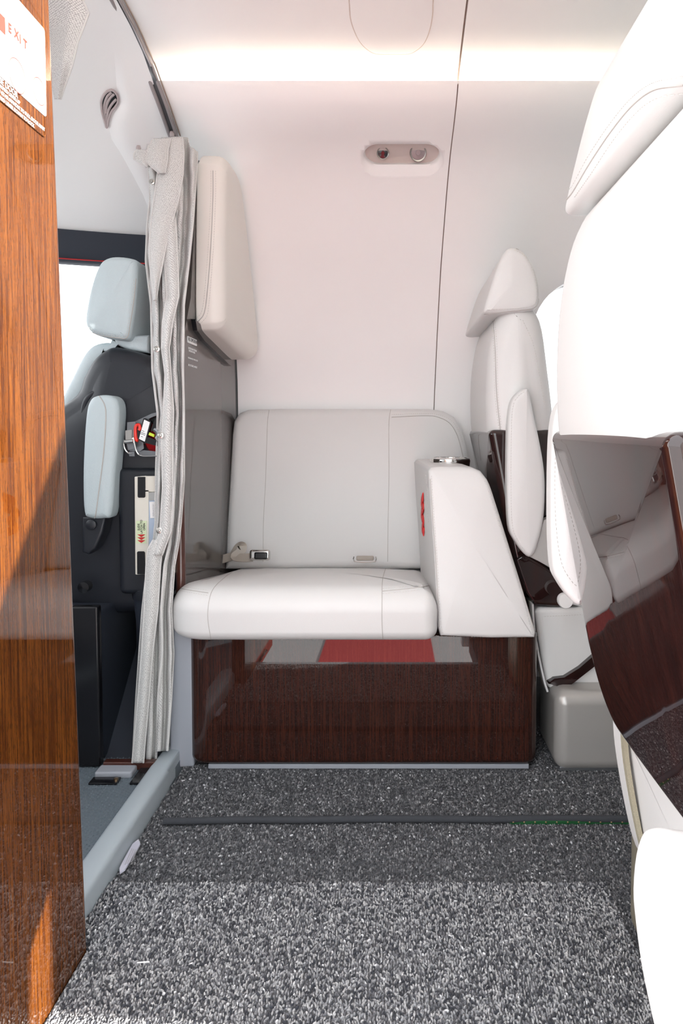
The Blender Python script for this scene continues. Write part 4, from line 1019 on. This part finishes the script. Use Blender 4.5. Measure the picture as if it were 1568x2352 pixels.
obj('hinge_bolt', *lathe([(0.0, 0.0), (0.011, 0.0), (0.011, 0.004), (0.008, 0.006), (0.0, 0.006)], P(210, 1205, 1.503), 18, Vector((0, -1, 0))), 'black', hb)
obj('adjust_knob', *lathe([(0.0, 0.0), (0.012, 0.0), (0.012, 0.02), (0.0, 0.022)], P(200, 1345, 1.53), 18, Vector((0, -1, 0))), 'black_gloss', ps)
# seat base
bxx = -0.612
sb = obj('seat_base', *cushion(rrect(1.475, 1.88, 0.018, 0.335, 0.015, 3), bxx - 0.25, bxx, 0.006, lambda a, b, c: (c, a, b), r0=0.006, seg=3), 'navy', ps)
obj('base_post', *rbox((bxx - 0.05, 1.452, 0.018), (bxx + 0.006, 1.474, 0.352), 0.004), 'black_gloss', ps)
obj('base_neck', *rbox((bxx - 0.22, 1.56, 0.33), (bxx - 0.04, 1.88, 0.40), 0.02), 'black', ps)

# fire extinguisher in its bracket
YE = 1.515
ex = thing('fire_extinguisher', tuple(P(330, 1046, YE)), 'red fire extinguisher strapped in a grey bracket on the cockpit seat back', 'fire extinguisher')
def plate(nm, q, m, y0, th=0.003, r=0.001): return obj(nm, *prism(xzp(q, y0), y0 + th, y0, my), m, ex, smooth=False)
cc = P(372, 1010, YE + 0.055)
obj('cylinder', *lathe([(0.0, -0.03), (0.022, -0.030), (0.036, -0.02), (0.040, 0.0), (0.040, 0.02), (0.03, 0.03), (0.0, 0.032)], cc, 30, Vector((0.75, -0.15, 0.35))), 'red_paint', ex)
plate('bracket_plate', [(310, 968), (348, 950), (372, 944), (372, 950), (349, 958), (327, 970), (327, 978), (326, 1028), (312, 1032), (310, 1000)], 'steel', YE + 0.012, 0.02)
plate('bracket_strap', [(292, 970), (311, 968), (311, 1030), (294, 1034), (291, 1020)], 'steel', YE)
plate('clamp_base', [(294, 1030), (324, 1024), (328, 1010), (330, 1030), (322, 1036), (298, 1036)], 'steel', YE + 0.004)
plate('latch_lever', [(287.5, 989), (303, 987), (302, 1010), (288, 1010)], 'metal', YE - 0.006, 0.006)
obj('latch_roller', *tube([P(287, 1015, YE - 0.006), P(306, 1013, YE - 0.006)], 0.0042, 10), 'chrome', ex)
obj('latch_wire', *tube(cr([P(a, b, YE - 0.004) for a, b in ((286, 1010), (284, 1018), (287, 1032), (295, 1041), (303, 1042))], 4), 0.0014, 6), 'chrome', ex)
obj('latch_wire', *tube(cr([P(a, b, YE - 0.004) for a, b in ((303, 1008), (306, 1006), (309, 1022), (314, 1038), (324, 1047), (345, 1048), (366, 1047))], 4), 0.0014, 6), 'chrome', ex)
plate('hook_tab', [(295, 1038), (308, 1037), (309, 1048), (297, 1048)], 'steel', YE - 0.002)
plate('bracket_foot', [(314, 1036), (330, 1034), (366, 1038), (366, 1048), (326, 1048)], 'steel', YE + 0.01)
obj('safety_pin', *tube(cr([P(a, b, YE - 0.004) for a, b in ((319, 988), (321, 984), (320, 977), (315, 976), (311, 982), (311, 998), (313, 1010), (317, 1012))], 5), 0.0034, 8), 'red_plastic', ex)
plate('tag_frame', [(329, 961), (333, 960), (346, 967), (347, 971), (335, 1018), (331, 1018), (318, 1010), (318, 1007)], 'black_gloss', YE - 0.004, 0.01, 0.002)
tg_ = plate('inspection_tag', [(331, 964), (344, 970), (332, 1014.5), (319, 1008)], 'white_ink', YE - 0.0055, 0.002, 0.0004)
for (a, b, c, d) in ((324, 993, 334, 997), (323, 996, 333, 1000), (326, 989, 331, 991), (323.5, 1002, 328, 1004)):
    obj('printed_line', *tube([P(a, b, YE - 0.0057), P(c, d, YE - 0.0057)], 0.0005, 4), 'ink', tg_)
plate('handle', [(347, 985), (356, 962), (366, 948), (372, 948), (372, 962), (356, 985), (347, 992)], 'black_gloss', YE - 0.002, 0.014, 0.004)
plate('discharge_nozzle', [(338, 1004), (344, 1005), (366, 1014), (366, 1026), (336, 1018)], 'black_gloss', YE - 0.002, 0.014, 0.004)
plate('lime_seal', [(343, 993), (354, 998), (353, 1004), (341, 999)], 'lime', YE - 0.005, 0.006, 0.001)
obj('gauge', *tube(cr([P(a, b, YE - 0.001) for a, b in ((354, 986), (361, 992), (363, 1001), (360, 1008))], 4), 0.005, 8), 'steel', ex)

# smoke hood box
YH = 1.505
hb_ = thing('smoke_hood_box', tuple(P(335, 1320, YH)), 'cream emergency box with slide latch label hanging under the fire extinguisher', 'box')
def hz(px, py, d=0.0): p = P(px, py, YH - d); return p
def hplate(nm, q, m, d, th, r=0.0015): return obj(nm, *prism(xzp(q, YH - d), YH - d + th, YH - d, my), m, hb_, smooth=False)
hplate('housing', [(309, 1096), (395, 1093), (395, 1320), (311, 1319)], 'cream', 0.0, 0.045)
hplate('bezel', [(310, 1095), (334, 1093), (334, 1126), (341, 1126), (341, 1318), (313, 1320)], 'cream', 0.004, 0.004, 0.001)
hplate('top_rail', [(334, 1093.5), (395, 1093.5), (395, 1129), (334, 1129)], 'cream', 0.004, 0.004, 0.001)
for q in ([(316, 1095.5), (333.5, 1095.5), (333.5, 1141), (331, 1143), (318, 1143), (316, 1141)], [(314.5, 1268.5), (317, 1266.5), (330, 1266.5), (332.5, 1269), (334, 1319), (315, 1319)]):
    hplate('dark_window', q, 'black_gloss', 0.0055, 0.003, 0.0006)
hplate('clear_pouch', [(340, 1131), (395, 1131), (395, 1300), (340, 1300)], 'plastic_film', 0.002, 0.002, 0.0006)
hplate('foil_top', [(341, 1131), (395, 1131), (395, 1146), (341, 1150)], 'chrome', 0.004, 0.003, 0.001)
hplate('pouch_label', [(343, 1153), (357, 1152), (357, 1190), (345, 1190)], 'white_plastic', 0.0036, 0.001, 0.0003)
hplate('latch_label', [(312, 1196.5), (337, 1196.5), (336, 1248.5), (312, 1248.5)], 'label_green', 0.0050, 0.0012, 0.0003)
def htxt(s, px, py, size): return text('label_text', s, size, hz(px, py, 0.0056), (0, 0, 1), (-1, 0, 0), 'ink', hb_, 'LEFT', 0.0001, 0.0001)
htxt('SLIDE', 320.5, 1218.5, 0.0060); htxt('LATCH TO', 327, 1226, 0.0060); htxt('OPEN', 333.3, 1218.5, 0.0060)
text('label_text', 'REPLACE BY', 0.0048, hz(354, 1186, 0.0044), (0, 0, 1), (-1, 0, 0), 'grey_ink', hb_, 'LEFT', 0.0001)
for k in range(3):
    y = 1227.5 + 6.6 * k
    obj('red_arrow', [hz(315, y, 0.0056), hz(334, y, 0.0056), hz(324.5, y + 6.4, 0.0056), hz(315, y, 0.0050), hz(334, y, 0.0050), hz(324.5, y + 6.4, 0.0050)], [(0, 1, 2), (5, 4, 3), (0, 3, 4, 1), (1, 4, 5, 2), (2, 5, 3, 0)], 'label_red', hb_, smooth=False)
# dark lidded bin beside the seat base
bc = P(352, 1440, 1.56)
bn = thing('waste_bin', (bc.x, bc.y, 0.016), 'dark grey lidded bin behind the curtain below the cream box', 'bin')
zz = lambda y: P(352, y, 1.56).z
obj('body', *lathe([(0.026, 0.018), (0.032, 0.05), (0.036, zz(1420)), (0.040, zz(1372)), (0.041, zz(1370))], (bc.x, bc.y, 0), 28), 'navy', bn)
obj('lid', *lathe([(0.042, zz(1371)), (0.043, zz(1362)), (0.041, zz(1350)), (0.030, zz(1341)), (0.0, zz(1338))], (bc.x, bc.y, 0), 28), 'black', bn)
# ================================================================== ADDED BOARD THAT SHADES THE WOODEN PARTITION (outside, right of the camera)
shade_out = [(0.095, 0.745), (0.46, 1.385), (0.46, 0.352), (0.243, 0.362), (0.243, 0.52), (0.236, 0.53), (0.166, 0.43), (0.160, 0.20), (0.095, 0.20)]  # outline cut so its shadow leaves the diagonal edge and sunlit sliver
shade_board = obj('shadow_board', *prism(shade_out, 0.215, 0.19, lambda a, b, c: (a, c, b)), 'white_plastic', smooth=False); tag(shade_board, 'unseen white board added outside the cabin to shade the wooden partition', kind='structure')
#@@END
